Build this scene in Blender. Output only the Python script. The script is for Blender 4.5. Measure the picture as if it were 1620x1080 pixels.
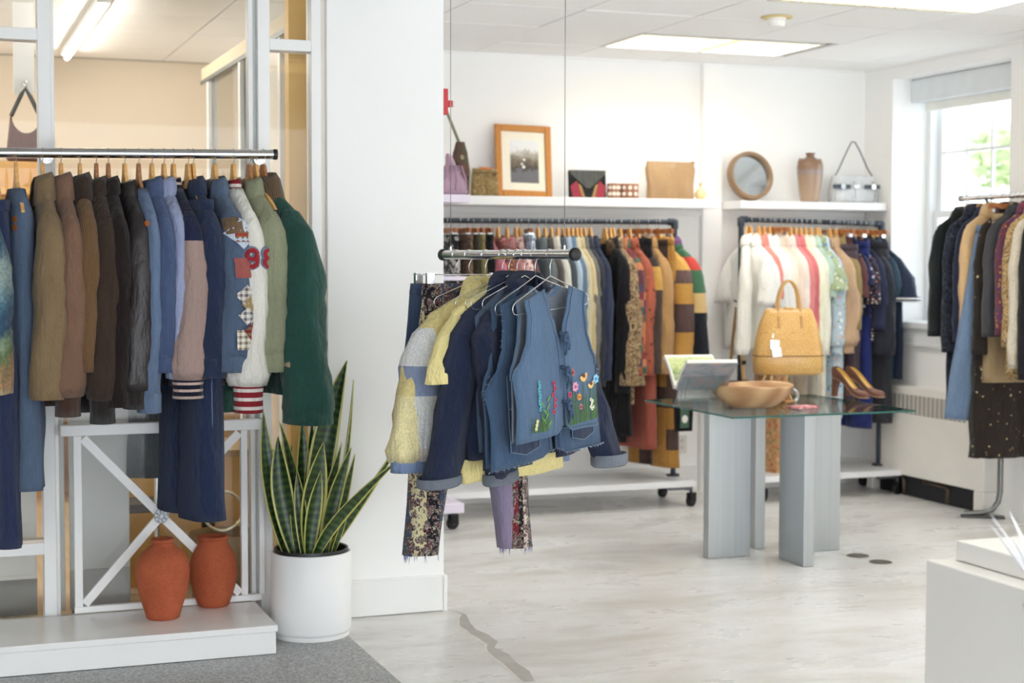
import bpy, bmesh, math, random
from mathutils import Vector, Matrix, noise as mnoise

# ------------------------------------------------------------------ camera, sky, exposure
scene = bpy.context.scene
for o in list(bpy.data.objects):
    bpy.data.objects.remove(o)
COL = scene.collection
R = math.radians
CAM_H = 1.53
YAW, PITCH, ROLL, FPX, SY = R(20.45), R(2.92), R(0.10), 2498.0, -1.7
_F = Vector((math.sin(YAW) * math.cos(PITCH), math.cos(YAW) * math.cos(PITCH), -math.sin(PITCH)))
_R0 = Vector((math.cos(YAW), -math.sin(YAW), 0))
_U0 = _R0.cross(_F)
_R = _R0 * math.cos(ROLL) + _U0 * math.sin(ROLL)
_U = _U0 * math.cos(ROLL) - _R0 * math.sin(ROLL)
CAM = Vector((0, 0, CAM_H))
cam_data = bpy.data.cameras.new('camera')
cam = bpy.data.objects.new('camera', cam_data)
COL.objects.link(cam)
m = Matrix.Identity(4)
for i in range(3):
    m[i][0], m[i][1], m[i][2], m[i][3] = _R[i], _U[i], -_F[i], CAM[i]
cam.matrix_world = m
cam_data.sensor_width = 36
cam_data.lens = FPX / 1620 * 36
cam_data.shift_y = SY / 1620
cam_data.clip_start = 0.05
cam_data.dof.use_dof = True
cam_data.dof.focus_distance = 5.35
cam_data.dof.aperture_fstop = 3.2
scene.camera = cam

world = bpy.data.worlds.new('sky')
scene.world = world
world.use_nodes = True
bg = world.node_tree.nodes['Background']
bg.inputs['Color'].default_value = (0.90, 0.95, 1.0, 1)
bg.inputs['Strength'].default_value = 2.95
vs = scene.view_settings
vs.view_transform = 'Standard'
vs.look = 'None'
vs.gamma = 1
vs.use_curve_mapping = False
vs.exposure = 0.81
try:
    scene.cycles.diffuse_bounces = 8
    scene.cycles.max_bounces = 12
    scene.cycles.transparent_max_bounces = 16
    scene.cycles.caustics_reflective = False
    scene.cycles.caustics_refractive = False
except Exception:
    pass
TROFFER_POWER = 9.5

# ------------------------------------------------------------------ measuring helpers (room metres)
def ray(px, py):
    return _F + _R * ((px - 810) / FPX) - _U * ((py - 540 - SY) / FPX)
def at(px, py, d):
    return CAM + ray(px, py) * d
def onz(px, py, z=0.0):
    r = ray(px, py); return CAM + r * ((z - CAM.z) / r.z)
def ony(px, py, y):
    r = ray(px, py); return CAM + r * (y / r.y)
def onx(px, py, x):
    r = ray(px, py); return CAM + r * (x / r.x)

# ------------------------------------------------------------------ object helpers
def tag(o, label=None, cat=None, group=None, kind=None):
    if label: o['label'] = label
    if cat: o['category'] = cat
    if group: o['group'] = group
    if kind: o['kind'] = kind
    return o
def thing(name, label, cat, loc=(0, 0, 0), rz=0.0, group=None, kind=None):
    o = bpy.data.objects.new(name, None)
    o.empty_display_size = 0.05
    COL.objects.link(o)
    o.location = loc
    o.rotation_euler = (0, 0, rz)
    return tag(o, label, cat, group, kind)
def link(name, mesh, parent=None, loc=None, rot=None):
    o = bpy.data.objects.new(name, mesh)
    COL.objects.link(o)
    if parent is not None: o.parent = parent
    if loc is not None: o.location = loc
    if rot is not None: o.rotation_euler = rot
    return o

class MB:
    """collects geometry for one mesh object"""
    def __init__(s):
        s.v, s.f, s.mi = [], [], []
        s.cur = 0
    def add(s, vs, fs):
        b = len(s.v)
        s.v += [tuple(p) for p in vs]
        for f in fs:
            s.f.append(tuple(i + b for i in f)); s.mi.append(s.cur)
        return s
    def box(s, x0, x1, y0, y1, z0, z1):
        return s.add([(x0, y0, z0), (x1, y0, z0), (x1, y1, z0), (x0, y1, z0), (x0, y0, z1), (x1, y0, z1), (x1, y1, z1), (x0, y1, z1)],
                     [(0, 3, 2, 1), (4, 5, 6, 7), (0, 1, 5, 4), (1, 2, 6, 5), (2, 3, 7, 6), (3, 0, 4, 7)])
    def bar(s, a, b, w, h, up=(0, 0, 1)):
        """square bar from a to b, w across, h along up"""
        a, b = Vector(a), Vector(b); d = (b - a).normalized(); up = Vector(up)
        x = d.cross(up).normalized() * (w / 2); u = x.cross(d).normalized() * (h / 2)
        vs = [a - x - u, a + x - u, a + x + u, a - x + u, b - x - u, b + x - u, b + x + u, b - x + u]
        return s.add(vs, [(0, 1, 2, 3), (7, 6, 5, 4), (0, 4, 5, 1), (1, 5, 6, 2), (2, 6, 7, 3), (3, 7, 4, 0)])
    def loft(s, rings, closed=True, cap0=False, cap1=False):
        n = len(rings[0]); b = len(s.v)
        for r in rings: s.v += [tuple(p) for p in r]
        k = n if closed else n - 1
        for j in range(len(rings) - 1):
            for i in range(k):
                i2 = (i + 1) % n
                s.f.append((b + j * n + i, b + j * n + i2, b + (j + 1) * n + i2, b + (j + 1) * n + i)); s.mi.append(s.cur)
        if cap0: s.f.append(tuple(b + i for i in reversed(range(n)))); s.mi.append(s.cur)
        if cap1: s.f.append(tuple(b + (len(rings) - 1) * n + i for i in range(n))); s.mi.append(s.cur)
        return s
    def tube(s, path, r, n=10, caps=True, closed=False):
        path = [Vector(p) for p in path]; m = len(path)
        rs = r if isinstance(r, (list, tuple)) else [r] * m
        t0 = (path[1] - path[0]).normalized()
        ref = Vector((0, 0, 1)) if abs(t0.z) < 0.9 else Vector((1, 0, 0))
        x = t0.cross(ref).normalized(); rings = []
        for i, p in enumerate(path):
            if closed: t = (path[(i + 1) % m] - path[i - 1]).normalized()
            else: t = (path[min(i + 1, m - 1)] - path[max(i - 1, 0)]).normalized()
            x = (x - t * x.dot(t)).normalized(); y = t.cross(x)
            rings.append([p + (x * math.cos(2 * math.pi * k / n) + y * math.sin(2 * math.pi * k / n)) * rs[i] for k in range(n)])
        if closed: rings.append(rings[0])
        return s.loft(rings, True, caps and not closed, caps and not closed)
    def lathe(s, prof, n=32, c=(0, 0, 0), cap0=True, cap1=False):
        rings = [[(c[0] + r * math.cos(2 * math.pi * k / n), c[1] + r * math.sin(2 * math.pi * k / n), c[2] + z) for k in range(n)] for r, z in prof]
        return s.loft(rings, True, cap0, cap1)
    def disc(s, c, r, n=16, normal=(0, 0, 1), th=0.0):
        nrm = Vector(normal).normalized()
        x = nrm.cross(Vector((0, 0, 1)) if abs(nrm.z) < .9 else Vector((1, 0, 0))).normalized(); y = nrm.cross(x); c = Vector(c)
        ring = [c + (x * math.cos(2 * math.pi * k / n) + y * math.sin(2 * math.pi * k / n)) * r for k in range(n)]
        if th: return s.loft([ring, [p + nrm * th for p in ring]], True, True, True)
        return s.add(ring, [tuple(range(n))])
    def prism(s, pts, y0, y1):
        """outline in x,z extruded along y"""
        n = len(pts)
        s.add([(x, y0, z) for x, z in pts] + [(x, y1, z) for x, z in pts],
              [tuple(range(n)), tuple(range(2 * n - 1, n - 1, -1))] + [((i + 1) % n, i, i + n, (i + 1) % n + n) for i in range(n)])
        return s
    def mesh(s, name, mats, smooth=False, sharp=None):
        me = bpy.data.meshes.new(name)
        me.from_pydata(s.v, [], s.f)
        for mt in (mats if isinstance(mats, (list, tuple)) else [mats]): me.materials.append(mt)
        if any(s.mi): me.polygons.foreach_set('material_index', s.mi)
        if smooth:
            me.polygons.foreach_set('use_smooth', [True] * len(me.polygons))
            if sharp: me.set_sharp_from_angle(angle=R(sharp))
        me.update()
        return me
    def build(s, name, mats, parent=None, smooth=False, sharp=None, bevel=0, loc=None, rot=None, solid=0, sub=0, seg=2, fix=False):
        me = s.mesh(name, mats, smooth, sharp)
        if fix:
            bm = bmesh.new(); bm.from_mesh(me); bmesh.ops.recalc_face_normals(bm, faces=bm.faces[:]); bm.to_mesh(me); bm.free()
        o = link(name, me, parent, loc, rot)
        if sub:
            md = o.modifiers.new('sub', 'SUBSURF'); md.levels = md.render_levels = sub
        if solid:
            md = o.modifiers.new('thick', 'SOLIDIFY'); md.thickness = abs(solid); md.offset = -1 if solid > 0 else 0
        if bevel:
            md = o.modifiers.new('bevel', 'BEVEL'); md.width = bevel; md.segments = seg; md.limit_method = 'ANGLE'; md.angle_limit = R(40)
        return o
def struct(name, mb, mat, parent=None, **kw):
    o = mb.build(name, mat, parent, **kw)
    if parent is None: o['kind'] = 'structure'
    return o

# ------------------------------------------------------------------ materials
def lin(c):
    """0-255 sRGB triple to linear"""
    out = []
    for v in c:
        v = v / 255.0
        out.append(v / 12.92 if v <= 0.04045 else ((v + 0.055) / 1.055) ** 2.4)
    return (*out, 1.0)
class NT:
    def __init__(s, name):
        s.mat = bpy.data.materials.new(name); s.mat.use_nodes = True
        s.t = s.mat.node_tree; s.n = s.t.nodes; s.l = s.t.links
        s.bsdf = s.n['Principled BSDF']
        s._obj = None
    def node(s, typ, **kw):
        nd = s.n.new(typ)
        for k, v in kw.items(): setattr(nd, k, v)
        return nd
    def put(s, sock, val):
        if val is None: return
        if isinstance(val, bpy.types.NodeSocket): s.l.new(val, sock)
        else: sock.default_value = val
    @property
    def obj(s):
        if s._obj is None: s._obj = s.node('ShaderNodeTexCoord').outputs['Object']
        return s._obj
    def mapped(s, scale=(1, 1, 1), rot=(0, 0, 0), loc=(0, 0, 0), vec=None):
        nd = s.node('ShaderNodeMapping')
        s.put(nd.inputs['Vector'], vec or s.obj)
        nd.inputs['Scale'].default_value = scale; nd.inputs['Rotation'].default_value = rot; nd.inputs['Location'].default_value = loc
        return nd.outputs[0]
    def noise(s, scale, detail=3, rough=.55, vec=None, dist=0):
        nd = s.node('ShaderNodeTexNoise')
        s.put(nd.inputs['Vector'], vec or s.obj)
        nd.inputs['Scale'].default_value = scale; nd.inputs['Detail'].default_value = detail; nd.inputs['Roughness'].default_value = rough; nd.inputs['Distortion'].default_value = dist
        return nd.outputs[0]
    def voro(s, scale, out='Distance', vec=None, feature='F1', rnd=1.0):
        nd = s.node('ShaderNodeTexVoronoi'); nd.feature = feature
        s.put(nd.inputs['Vector'], vec or s.obj); nd.inputs['Scale'].default_value = scale; nd.inputs['Randomness'].default_value = rnd
        return nd.outputs[out]
    def wave(s, scale, axis='X', dist=0, vec=None, dscale=1, profile='SIN'):
        nd = s.node('ShaderNodeTexWave'); nd.bands_direction = axis; nd.wave_profile = profile
        s.put(nd.inputs['Vector'], vec or s.obj); nd.inputs['Scale'].default_value = scale; nd.inputs['Distortion'].default_value = dist; nd.inputs['Detail Scale'].default_value = dscale
        return nd.outputs['Fac']
    def math(s, op, a, b=0.0, c=None):
        nd = s.node('ShaderNodeMath', operation=op)
        s.put(nd.inputs[0], a); s.put(nd.inputs[1], b)
        if c is not None: s.put(nd.inputs[2], c)
        return nd.outputs[0]
    def sep(s, vec=None):
        nd = s.node('ShaderNodeSeparateXYZ'); s.put(nd.inputs[0], vec or s.obj); return nd.outputs
    def comb(s, x=0.0, y=0.0, z=0.0):
        nd = s.node('ShaderNodeCombineXYZ')
        for i, a in enumerate((x, y, z)): s.put(nd.inputs[i], a)
        return nd.outputs[0]
    def ramp(s, fac, stops, const=False):
        nd = s.node('ShaderNodeValToRGB'); cr = nd.color_ramp
        cr.interpolation = 'CONSTANT' if const else 'LINEAR'
        while len(cr.elements) < len(stops): cr.elements.new(0.5)
        for e, (p, c) in zip(cr.elements, stops):
            e.position = p; e.color = c if len(c) == 4 else (*c, 1)
        s.put(nd.inputs[0], fac)
        return nd.outputs[0]
    def mix(s, fac, a, b, blend='MIX'):
        nd = s.node('ShaderNodeMix', data_type='RGBA', blend_type=blend)
        s.put(nd.inputs[0], fac); s.put(nd.inputs[6], a); s.put(nd.inputs[7], b)
        return nd.outputs[2]
    def bump(s, h, strength=.3, dist=.005, prev=None):
        nd = s.node('ShaderNodeBump'); nd.inputs['Strength'].default_value = strength; nd.inputs['Distance'].default_value = dist
        s.put(nd.inputs['Height'], h)
        if prev is not None: s.put(nd.inputs['Normal'], prev)
        return nd.outputs[0]
    def finish(s, color=None, rough=.7, metal=0, spec=.5, normal=None, sheen=0, coat=0, alpha=None, trans=0, ior=None, emit=None, estr=0):
        b = s.bsdf.inputs
        s.put(b['Base Color'], color); s.put(b['Roughness'], rough); s.put(b['Metallic'], metal)
        b['Specular IOR Level'].default_value = spec
        if normal is not None: s.put(b['Normal'], normal)
        if sheen: b['Sheen Weight'].default_value = sheen; b['Sheen Roughness'].default_value = .5
        if coat: b['Coat Weight'].default_value = coat; b['Coat Roughness'].default_value = .1
        if trans: b['Transmission Weight'].default_value = trans
        if ior: b['IOR'].default_value = ior
        if alpha is not None: s.put(b['Alpha'], alpha)
        if emit is not None: s.put(b['Emission Color'], emit); b['Emission Strength'].default_value = estr
        return s.mat
_mats = {}
def plain(c, rough=.5, metal=0, spec=.5, var=.06, nscale=6, bump=0, bscale=60, coat=0, key=None):
    """painted, plastic, metal: base colour with faint variation"""
    k = ('plain', c, rough, metal, spec, var, nscale, bump, bscale, coat)
    if k in _mats: return _mats[k]
    t = NT('surface'); L = lin(c)
    lo = tuple(max(0, x * (1 - var)) for x in L[:3]); hi = tuple(min(1, x * (1 + var * .6)) for x in L[:3])
    colr = t.ramp(t.noise(nscale, 4), [(.3, lo), (.7, hi)])
    nm = t.bump(t.noise(bscale, 3), bump, .002) if bump else None
    _mats[k] = t.finish(colr, rough, metal, spec, nm, coat=coat)
    return _mats[k]
def cloth_finish(t, colr, weave=900, wrinkle=.5, fuzz=.35, rough=.92, sheen=.12, seed=0, extra=None):
    # fine yarn mottling plus soft wrinkles that run down the cloth
    f = t.noise(weave * .22, 3, .7)
    colr = t.mix(.36, colr, t.ramp(f, [(.25, (.5, .5, .5)), (.7, (1.12, 1.12, 1.12))]), 'MULTIPLY') if fuzz else colr
    w = t.noise(1.0, 4, .6, t.mapped((10, 10, 3.4), loc=(seed * 1.7, seed * .9, seed)))
    nm = t.bump(w, min(1, wrinkle * 1.7), .05)
    nm = t.bump(t.noise(1.0, 3, .6, t.mapped((30, 30, 11), rot=(.3, .2, 0), loc=(seed, seed, seed))), min(1, wrinkle * .7), .012, nm)
    nm = t.bump(t.noise(weave, 2), fuzz * .6, .0015, nm)
    if extra is not None: nm = t.bump(extra, .6, .003, nm)
    return t.finish(colr, rough, 0, .25, nm, sheen=sheen)
def dye(c):
    """fabric colours: a little deeper and less saturated than the printed swatch"""
    L = [x ** 1.08 for x in lin(c)[:3]]; y = .3 * L[0] + .6 * L[1] + .1 * L[2]
    return tuple(x + (y - x) * .12 for x in L) + (1.0,)
def cloth(c, kind='plain', pal=None, s=1.0, seed=0, var=.14, **kw):
    """procedural fabric: plain, denim, cord, corduroy, patch, floral, plaid, stripe, leather, suede, knit, tweed, camo"""
    k = (c, kind, str(pal), s, seed, var, str(kw))
    if k in _mats: return _mats[k]
    t = NT('fabric_' + kind); L = dye(c)
    lo = tuple(x * (1 - var * 1.3) for x in L[:3]); hi = tuple(min(1, x * (1 + var)) for x in L[:3])
    big = t.noise(1.0, 4, .6, t.mapped((7 * s, 7 * s, 3 * s), loc=(seed, seed * 2.3, seed * .7)))
    base = t.ramp(big, [(.3, lo), (.7, hi)])
    X = t.sep()
    if kind == 'denim':
        fine = t.noise(420, 2, .7)
        base = t.mix(t.math('MULTIPLY', fine, .5), base, dye(pal[0] if pal else (150, 175, 205)))
        slub = t.noise(1, 3, .6, t.mapped((160, 160, 18)))
        base = t.mix(.4, base, t.ramp(slub, [(.3, (.55, .55, .6)), (.7, (1, 1, 1))]), 'MULTIPLY')
        tw = t.wave(420, 'DIAGONAL')
        _mats[k] = cloth_finish(t, base, 1100, kw.get('wrinkle', .45), .3, seed=seed, extra=tw); return _mats[k]
    if kind in ('cord', 'corduroy'):
        w = t.wave(kw.get('ribs', 34), kw.get('axis', 'Y'), .4, dscale=.5)
        base = t.mix(w, dye(pal[0]) if pal else lo + (1,), base)
        _mats[k] = cloth_finish(t, base, 700, .35, .3, seed=seed, extra=w); return _mats[k]
    if kind == 'patch':   # sewn squares, colours picked per square
        q = kw.get('q', .09)
        u = t.math('ADD', X[0], t.math('MULTIPLY', X[1], kw.get('yk', 1.0)))
        cu = t.math('FLOOR', t.math('DIVIDE', u, q)); cz = t.math('FLOOR', t.math('DIVIDE', X[2], q * kw.get('qz', 1.0)))
        wn = t.node('ShaderNodeTexWhiteNoise'); wn.noise_dimensions = '3D'
        t.put(wn.inputs['Vector'], t.comb(cu, cz, float(seed)))
        n = len(pal)
        base = t.ramp(wn.outputs['Value'], [(i / n, dye(p)) for i, p in enumerate(pal)], True)
        base = t.mix(.5, base, t.ramp(t.noise(kw.get('dots', 120), 2, .7), [(.35, (.55, .55, .55)), (.65, (1, 1, 1))]), 'MULTIPLY')
    elif kind == 'floral':
        cellc = t.voro(26 * s, 'Color', t.mapped(loc=(seed, seed, seed)))
        dist = t.voro(26 * s, 'Distance', t.mapped(loc=(seed, seed, seed)))
        n = len(pal)
        fc = t.ramp(t.sep(cellc)[0], [(i / n, dye(p)) for i, p in enumerate(pal)], True)
        wob = t.math('ADD', dist, t.math('MULTIPLY', t.noise(90 * s, 2), .5))
        base = t.mix(t.math('LESS_THAN', wob, kw.get('dens', .62)), base, fc)
    elif kind == 'scrap':  # vertical strips of different printed cloth
        u = t.math('MULTIPLY_ADD', t.math('ADD', X[0], t.math('MULTIPLY', t.noise(12, 3), .02)), 1 / kw['w'], -kw['x0'] / kw['w'])
        n = len(pal)
        base = t.ramp(u, [(i / n, dye(p)) for i, p in enumerate(pal)], True)
        fl = t.ramp(t.noise(38, 4, .65, None, 2.2), [(.30, dye((26, 26, 36))), (.42, dye((196, 186, 166))), (.47, dye((36, 34, 46))), (.53, dye((150, 70, 76))), (.57, dye((60, 84, 96))), (.63, dye((206, 196, 176))), (.68, dye((30, 28, 40)))], True)
        mk = t.math('GREATER_THAN', t.math('ABSOLUTE', t.math('SUBTRACT', t.noise(20, 3, .6, t.mapped(loc=(5, 2, 1))), .5)), .045)
        base = t.mix(t.math('MULTIPLY', mk, t.math('GREATER_THAN', u, kw.get('plain_to', 0.0))), base, fl)
    elif kind == 'camo':  # tapestry or brocade blotches
        n1 = t.noise(14 * s, 4, .6, t.mapped(loc=(seed, 0, seed)), 1.2)
        n = len(pal)
        base = t.ramp(n1, [(.3 + .4 * i / n, dye(p)) for i, p in enumerate(pal)], True)
    elif kind == 'plaid':
        u = t.math('ADD', X[0], X[1])
        a = t.math('GREATER_THAN', t.math('FRACT', t.math('MULTIPLY', u, 14 * s)), .55)
        b = t.math('GREATER_THAN', t.math('FRACT', t.math('MULTIPLY', X[2], 14 * s)), .55)
        base = t.mix(t.math('MULTIPLY', t.math('ADD', a, b), .45), base, dye(pal[0]))
    elif kind == 'stripe':
        a = t.math('GREATER_THAN', t.math('FRACT', t.math('MULTIPLY', X[2], 1 / kw.get('q', .03))), kw.get('duty', .5))
        base = t.mix(a, base, dye(pal[0]))
    elif kind == 'vstripe':
        u = t.math('ADD', X[0], X[1])
        a = t.math('GREATER_THAN', t.math('FRACT', t.math('MULTIPLY', u, 1 / kw.get('q', .02))), kw.get('duty', .6))
        base = t.mix(a, base, dye(pal[0]))
    elif kind == 'blocks':  # wide knitted colour bands, given as (top z, colour) from the hem up
        zz = t.math('ADD', t.math('MULTIPLY', X[2], 1 / 1.4), 1.0)
        base = t.ramp(zz, [(max(0, min(1, 1 + z / 1.4)), dye(p)) for z, p in pal], True)
    elif kind == 'leather':
        nm = t.bump(t.noise(1, 4, .6, t.mapped((14, 14, 6), loc=(seed,) * 3)), .6, .03)
        nm = t.bump(t.voro(260, 'Distance'), .25, .001, nm)
        _mats[k] = t.finish(base, kw.get('rough', .42), 0, .5, nm); return _mats[k]
    elif kind == 'knit':
        w = t.wave(150, 'Z', 2, dscale=2)
        _mats[k] = cloth_finish(t, base, 500, .4, .5, seed=seed, extra=w, sheen=.2); return _mats[k]
    elif kind == 'tweed':
        base = t.mix(.7, base, t.ramp(t.noise(230, 2, .8), [(.35, dye(pal[0])), (.6, (1, 1, 1, 1))]), 'MULTIPLY')
    _mats[k] = cloth_finish(t, base, kw.get('weave', 900), kw.get('wrinkle', .45), kw.get('fuzz', .3), seed=seed, sheen=kw.get('sheen', .12))
    return _mats[k]

def m_glass(tint=(1, 1, 1), rough=0.0, refl=.5):
    """thin clear pane: passes light straight through and mirrors by angle"""
    t = NT('pane_glass'); n = t.n; n.remove(t.bsdf)
    tr = n.new('ShaderNodeBsdfTransparent'); tr.inputs[0].default_value = (*tint, 1)
    gl = n.new('ShaderNodeBsdfGlossy'); gl.inputs['Roughness'].default_value = rough
    fr = n.new('ShaderNodeFresnel'); fr.inputs[0].default_value = 1.45
    mx = n.new('ShaderNodeMixShader')
    t.put(mx.inputs[0], t.math('MULTIPLY', fr.outputs[0], refl))
    t.l.new(tr.outputs[0], mx.inputs[1]); t.l.new(gl.outputs[0], mx.inputs[2])
    t.l.new(mx.outputs[0], n['Material Output'].inputs[0])
    return t.mat
def m_emit(c, s):
    t = NT('lamp_light'); n = t.n; n.remove(t.bsdf)
    e = n.new('ShaderNodeEmission'); e.inputs[0].default_value = lin(c); e.inputs[1].default_value = s
    t.l.new(e.outputs[0], n['Material Output'].inputs[0]); return t.mat
def m_floor():
    t = NT('skim_concrete')
    v = t.mapped((.8, 1.5, 1), rot=(0, 0, R(-20)))
    n1 = t.noise(1.1, 7, .55, v, .6)
    n2 = t.noise(2.6, 6, .62, t.mapped((.7, 1.7, 1), rot=(0, 0, R(24)), loc=(3, 7, 0)), .5)
    c = t.ramp(n1, [(.30, lin((188, 184, 178))), (.45, lin((222, 220, 217))), (.58, lin((237, 236, 235))), (.72, lin((226, 224, 220)))])
    c = t.mix(.4, c, t.ramp(n2, [(.34, lin((190, 185, 176))), (.47, lin((230, 229, 227))), (.72, lin((240, 240, 240)))]))
    c = t.mix(t.ramp(t.noise(.9, 6, .6, t.mapped((.8, 1.5, 1), rot=(0, 0, R(-18)), loc=(4, 1, 0)), .8), [(.48, (0, 0, 0)), (.74, (.6, .6, .6))]), c, lin((182, 175, 163)))
    c = t.mix(.2, c, t.ramp(t.noise(60, 4, .7), [(.3, (.75, .75, .75)), (.6, (1, 1, 1))]), 'MULTIPLY')
    rg = t.ramp(n2, [(.3, (.40,) * 3), (.7, (.22,) * 3)])
    nm = t.bump(t.noise(9, 5, .6), .05, .01)
    return t.finish(c, rg, 0, .5, nm)
def m_terrazzo():
    t = NT('terrazzo')
    a = t.noise(95, 3, .8); b = t.voro(150, 'Color')
    c = t.ramp(t.sep(b)[0], [(.0, lin((104, 104, 104))), (.25, lin((146, 147, 148))), (.6, lin((168, 170, 172))), (.85, lin((206, 206, 204)))], True)
    c = t.mix(.4, c, t.ramp(a, [(.3, lin((110, 110, 108))), (.7, lin((192, 194, 196)))]))
    return t.finish(c, .4, 0, .5)
def m_wood(c1, c2, scale=3, axis=(1, 9, 9), rough=.45, rings=6):
    k = ('wood', c1, c2, scale, axis, rough)
    if k in _mats: return _mats[k]
    t = NT('wood_grain')
    v = t.mapped(axis)
    w = t.wave(scale, 'X', rings, v, 1.2)
    c = t.ramp(t.math('ADD', t.math('MULTIPLY', w, .5), t.math('MULTIPLY', t.noise(scale * 4, 5, .6, v), .5)), [(.2, lin(c1)), (.8, lin(c2))])
    _mats[k] = t.finish(c, rough, 0, .4, t.bump(t.noise(40, 3, .6, v), .08, .003)); return _mats[k]

WHITE = plain((240, 240, 238), .55, var=.015, bump=.04, bscale=120)
WALLM = plain((246, 246, 245), .7, var=.012, nscale=2, bump=.05, bscale=160)
TRIMM = plain((240, 240, 239), .4, var=.012)
SATIN = plain((240, 240, 239), .22, var=.012)
CHROME = plain((226, 227, 228), .2, 1, var=.02)
STEEL = None
IRON = plain((62, 68, 76), .45, .7, var=.12, bump=.15, bscale=120)
BLACKP = plain((24, 24, 26), .5, var=.1)
WIRE = plain((215, 216, 216), .25, .9, var=.03)
BEECH = m_wood((214, 160, 92), (232, 186, 120), 4)
BROWNW = m_wood((140, 84, 48), (176, 112, 66), 4)
# ------------------------------------------------------------------ room shell
YP, YB, XW, ZC = 6.505, 9.352, 6.063, 2.818
struct('floor', MB().box(1.6, 6.5, -2.6, 9.6, -.1, 0), m_floor())
struct('floor', MB().box(-3.2, 1.6, -2.6, 6.52, -.1, 0), m_terrazzo())
struct('floor', MB().box(-3.2, 2.05, 6.92, 10.9, -.1, .0015).box(-3.2, 1.6, 6.52, 6.92, -.1, .0015), m_wood((206, 184, 152), (220, 200, 170), 2, (4, .6, 1), .35))
FLOOR = bpy.data.objects['floor']
def ribbon(pts, widths, z):
    mb = MB(); rings = []
    for i, p in enumerate(pts):
        a, b = Vector(pts[max(i - 1, 0)]), Vector(pts[min(i + 1, len(pts) - 1)])
        d = (b - a).normalized(); n = Vector((-d.y, d.x, 0)) * widths[i] / 2; q = Vector(p)
        rings.append([(q.x - n.x, q.y - n.y, z), (q.x + n.x, q.y + n.y, z)])
    return mb.loft(rings, False)
rc = random.Random(4)
ck = [onz(x, y) for x, y in ((706, 963), (722, 967), (734, 972), (733, 986), (746, 996), (762, 1006), (778, 1016), (776, 1024), (790, 1036), (806, 1048), (822, 1062), (838, 1078))]
ribbon(ck, [.003, .008, .02, .06, .04, .07, .05, .03, .08, .05, .075, .04], .0006).build('crack_repair', plain((184, 180, 174), .45, var=.2, nscale=9), FLOOR)
ribbon([p + Vector((-.035, -.02 + rc.uniform(-.01, .01), 0)) for p in ck[2:]], [.01, .02, .014, .02, .012, .018, .01, .015, .01, .012], .0009).build('crack_edge', plain((222, 219, 213), .5, var=.1, nscale=20), FLOOR)
for px, py in ((1357, 879), (1393, 889)):   # floor box covers
    p = onz(px, py)
    t = thing('floor_outlet', 'round dull metal floor cover ' + ('nearer the glass table leg' if px < 1370 else 'farther from the glass table leg'), 'floor outlet', (p.x, p.y, 0), group='round floor covers')
    MB().disc((0, 0, 0), .058, 28, th=.003).build('cover_plate', plain((128, 122, 112), .45, .6, var=.3, nscale=40), t, smooth=True, sharp=30)
    MB().tube([(.046 * math.cos(a), .046 * math.sin(a), .003) for a in [k * math.pi / 12 for k in range(24)]], .0022, 6, closed=True).build('rim', plain((96, 92, 86), .4, .7), t, smooth=True)

struct('wall_back', MB().box(2.0, 6.5, YB, YB + .15, 0, ZC + .1), WALLM)
struct('trim_1', MB().box(4.802, 4.947, YB - .05, YB, 0, ZC), WALLM, bevel=.004)   # pipe chase
struct('baseboard_back', MB().box(2.1, 4.80, YB - .016, YB, 0, .17).box(2.1, 4.80, YB - .02, YB, .165, .175), TRIMM)
struct('baseboard_back', MB().box(4.947, XW, YB - .016, YB, 0, .17).box(4.947, XW, YB - .02, YB, .165, .175), TRIMM)
# window wall: piers, spandrel and head around the opening
WY0, WY1, WZ0, WZ1 = 7.80, 9.018, 1.10, 2.735
WINS = [(WY0, WY1), (5.35, 6.57), (2.90, 4.12)]   # the last two are unseen copies, added to bring in more daylight
wr = MB(); ys_ = [-2.6, 2.90, 4.12, 5.35, 6.57, WY0, WY1, YB]
for k in range(0, 8, 2): wr.box(XW, XW + .36, ys_[k], ys_[k + 1], 0, ZC + .1)
for y0, y1 in WINS: wr.box(XW, XW + .36, y0, y1, 0, WZ0).box(XW, XW + .36, y0, y1, WZ1, ZC + .1)
struct('wall_right', wr, WALLM)
struct('baseboard_right', MB().box(XW - .015, XW, -2.6, 7.55, 0, .17), TRIMM)
# column
cw = struct('wall_column', MB().box(1.596, 2.11, YP, YP + .40, 0, ZC + .05), WALLM, bevel=.003)
struct('baseboard_column', MB().box(1.60, 2.106, YP - .014, YP, .004, .158).box(1.60, 2.106, YP - .018, YP, .150, .162).box(2.100, 2.122, YP - .014, YP + .4, .0, .158), TRIMM, bevel=.002)
# wall between nook and the room behind the glass, and that room's walls
struct('wall_nook', MB().box(1.98, 2.10, YP + .40, 10.8, 0, ZC + .05), WALLM)
BEIGE = plain((226, 212, 192), .75, var=.03, nscale=2)
struct('wall_far', MB().box(-3.2, 2.1, 10.7, 10.85, 0, ZC + .05), BEIGE)
struct('wall_left', MB().box(-3.3, -3.2, 6.45, 7.1, 0, ZC + .05).box(-3.3, -3.2, 10.2, 10.85, 0, ZC + .05).box(-3.3, -3.2, 7.1, 10.2, 0, .25).box(-3.3, -3.2, 7.1, 10.2, 2.45, ZC + .05), BEIGE)
shopw = thing('window_added_6', None, None, (-3.25, 0, 0), kind='structure')   # unseen street window, added to daylight the room behind the glass
for y in (7.1, 8.12, 9.14, 10.16): MB().box(-.03, .03, y, y + .045, .25, 2.45).build('mullion', TRIMM, shopw)
for y in (7.145, 8.165, 9.185): MB().box(-.004, .004, y, y + .975, .25, 2.45).build('pane', m_glass((.97, .985, .98)), shopw)
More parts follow.
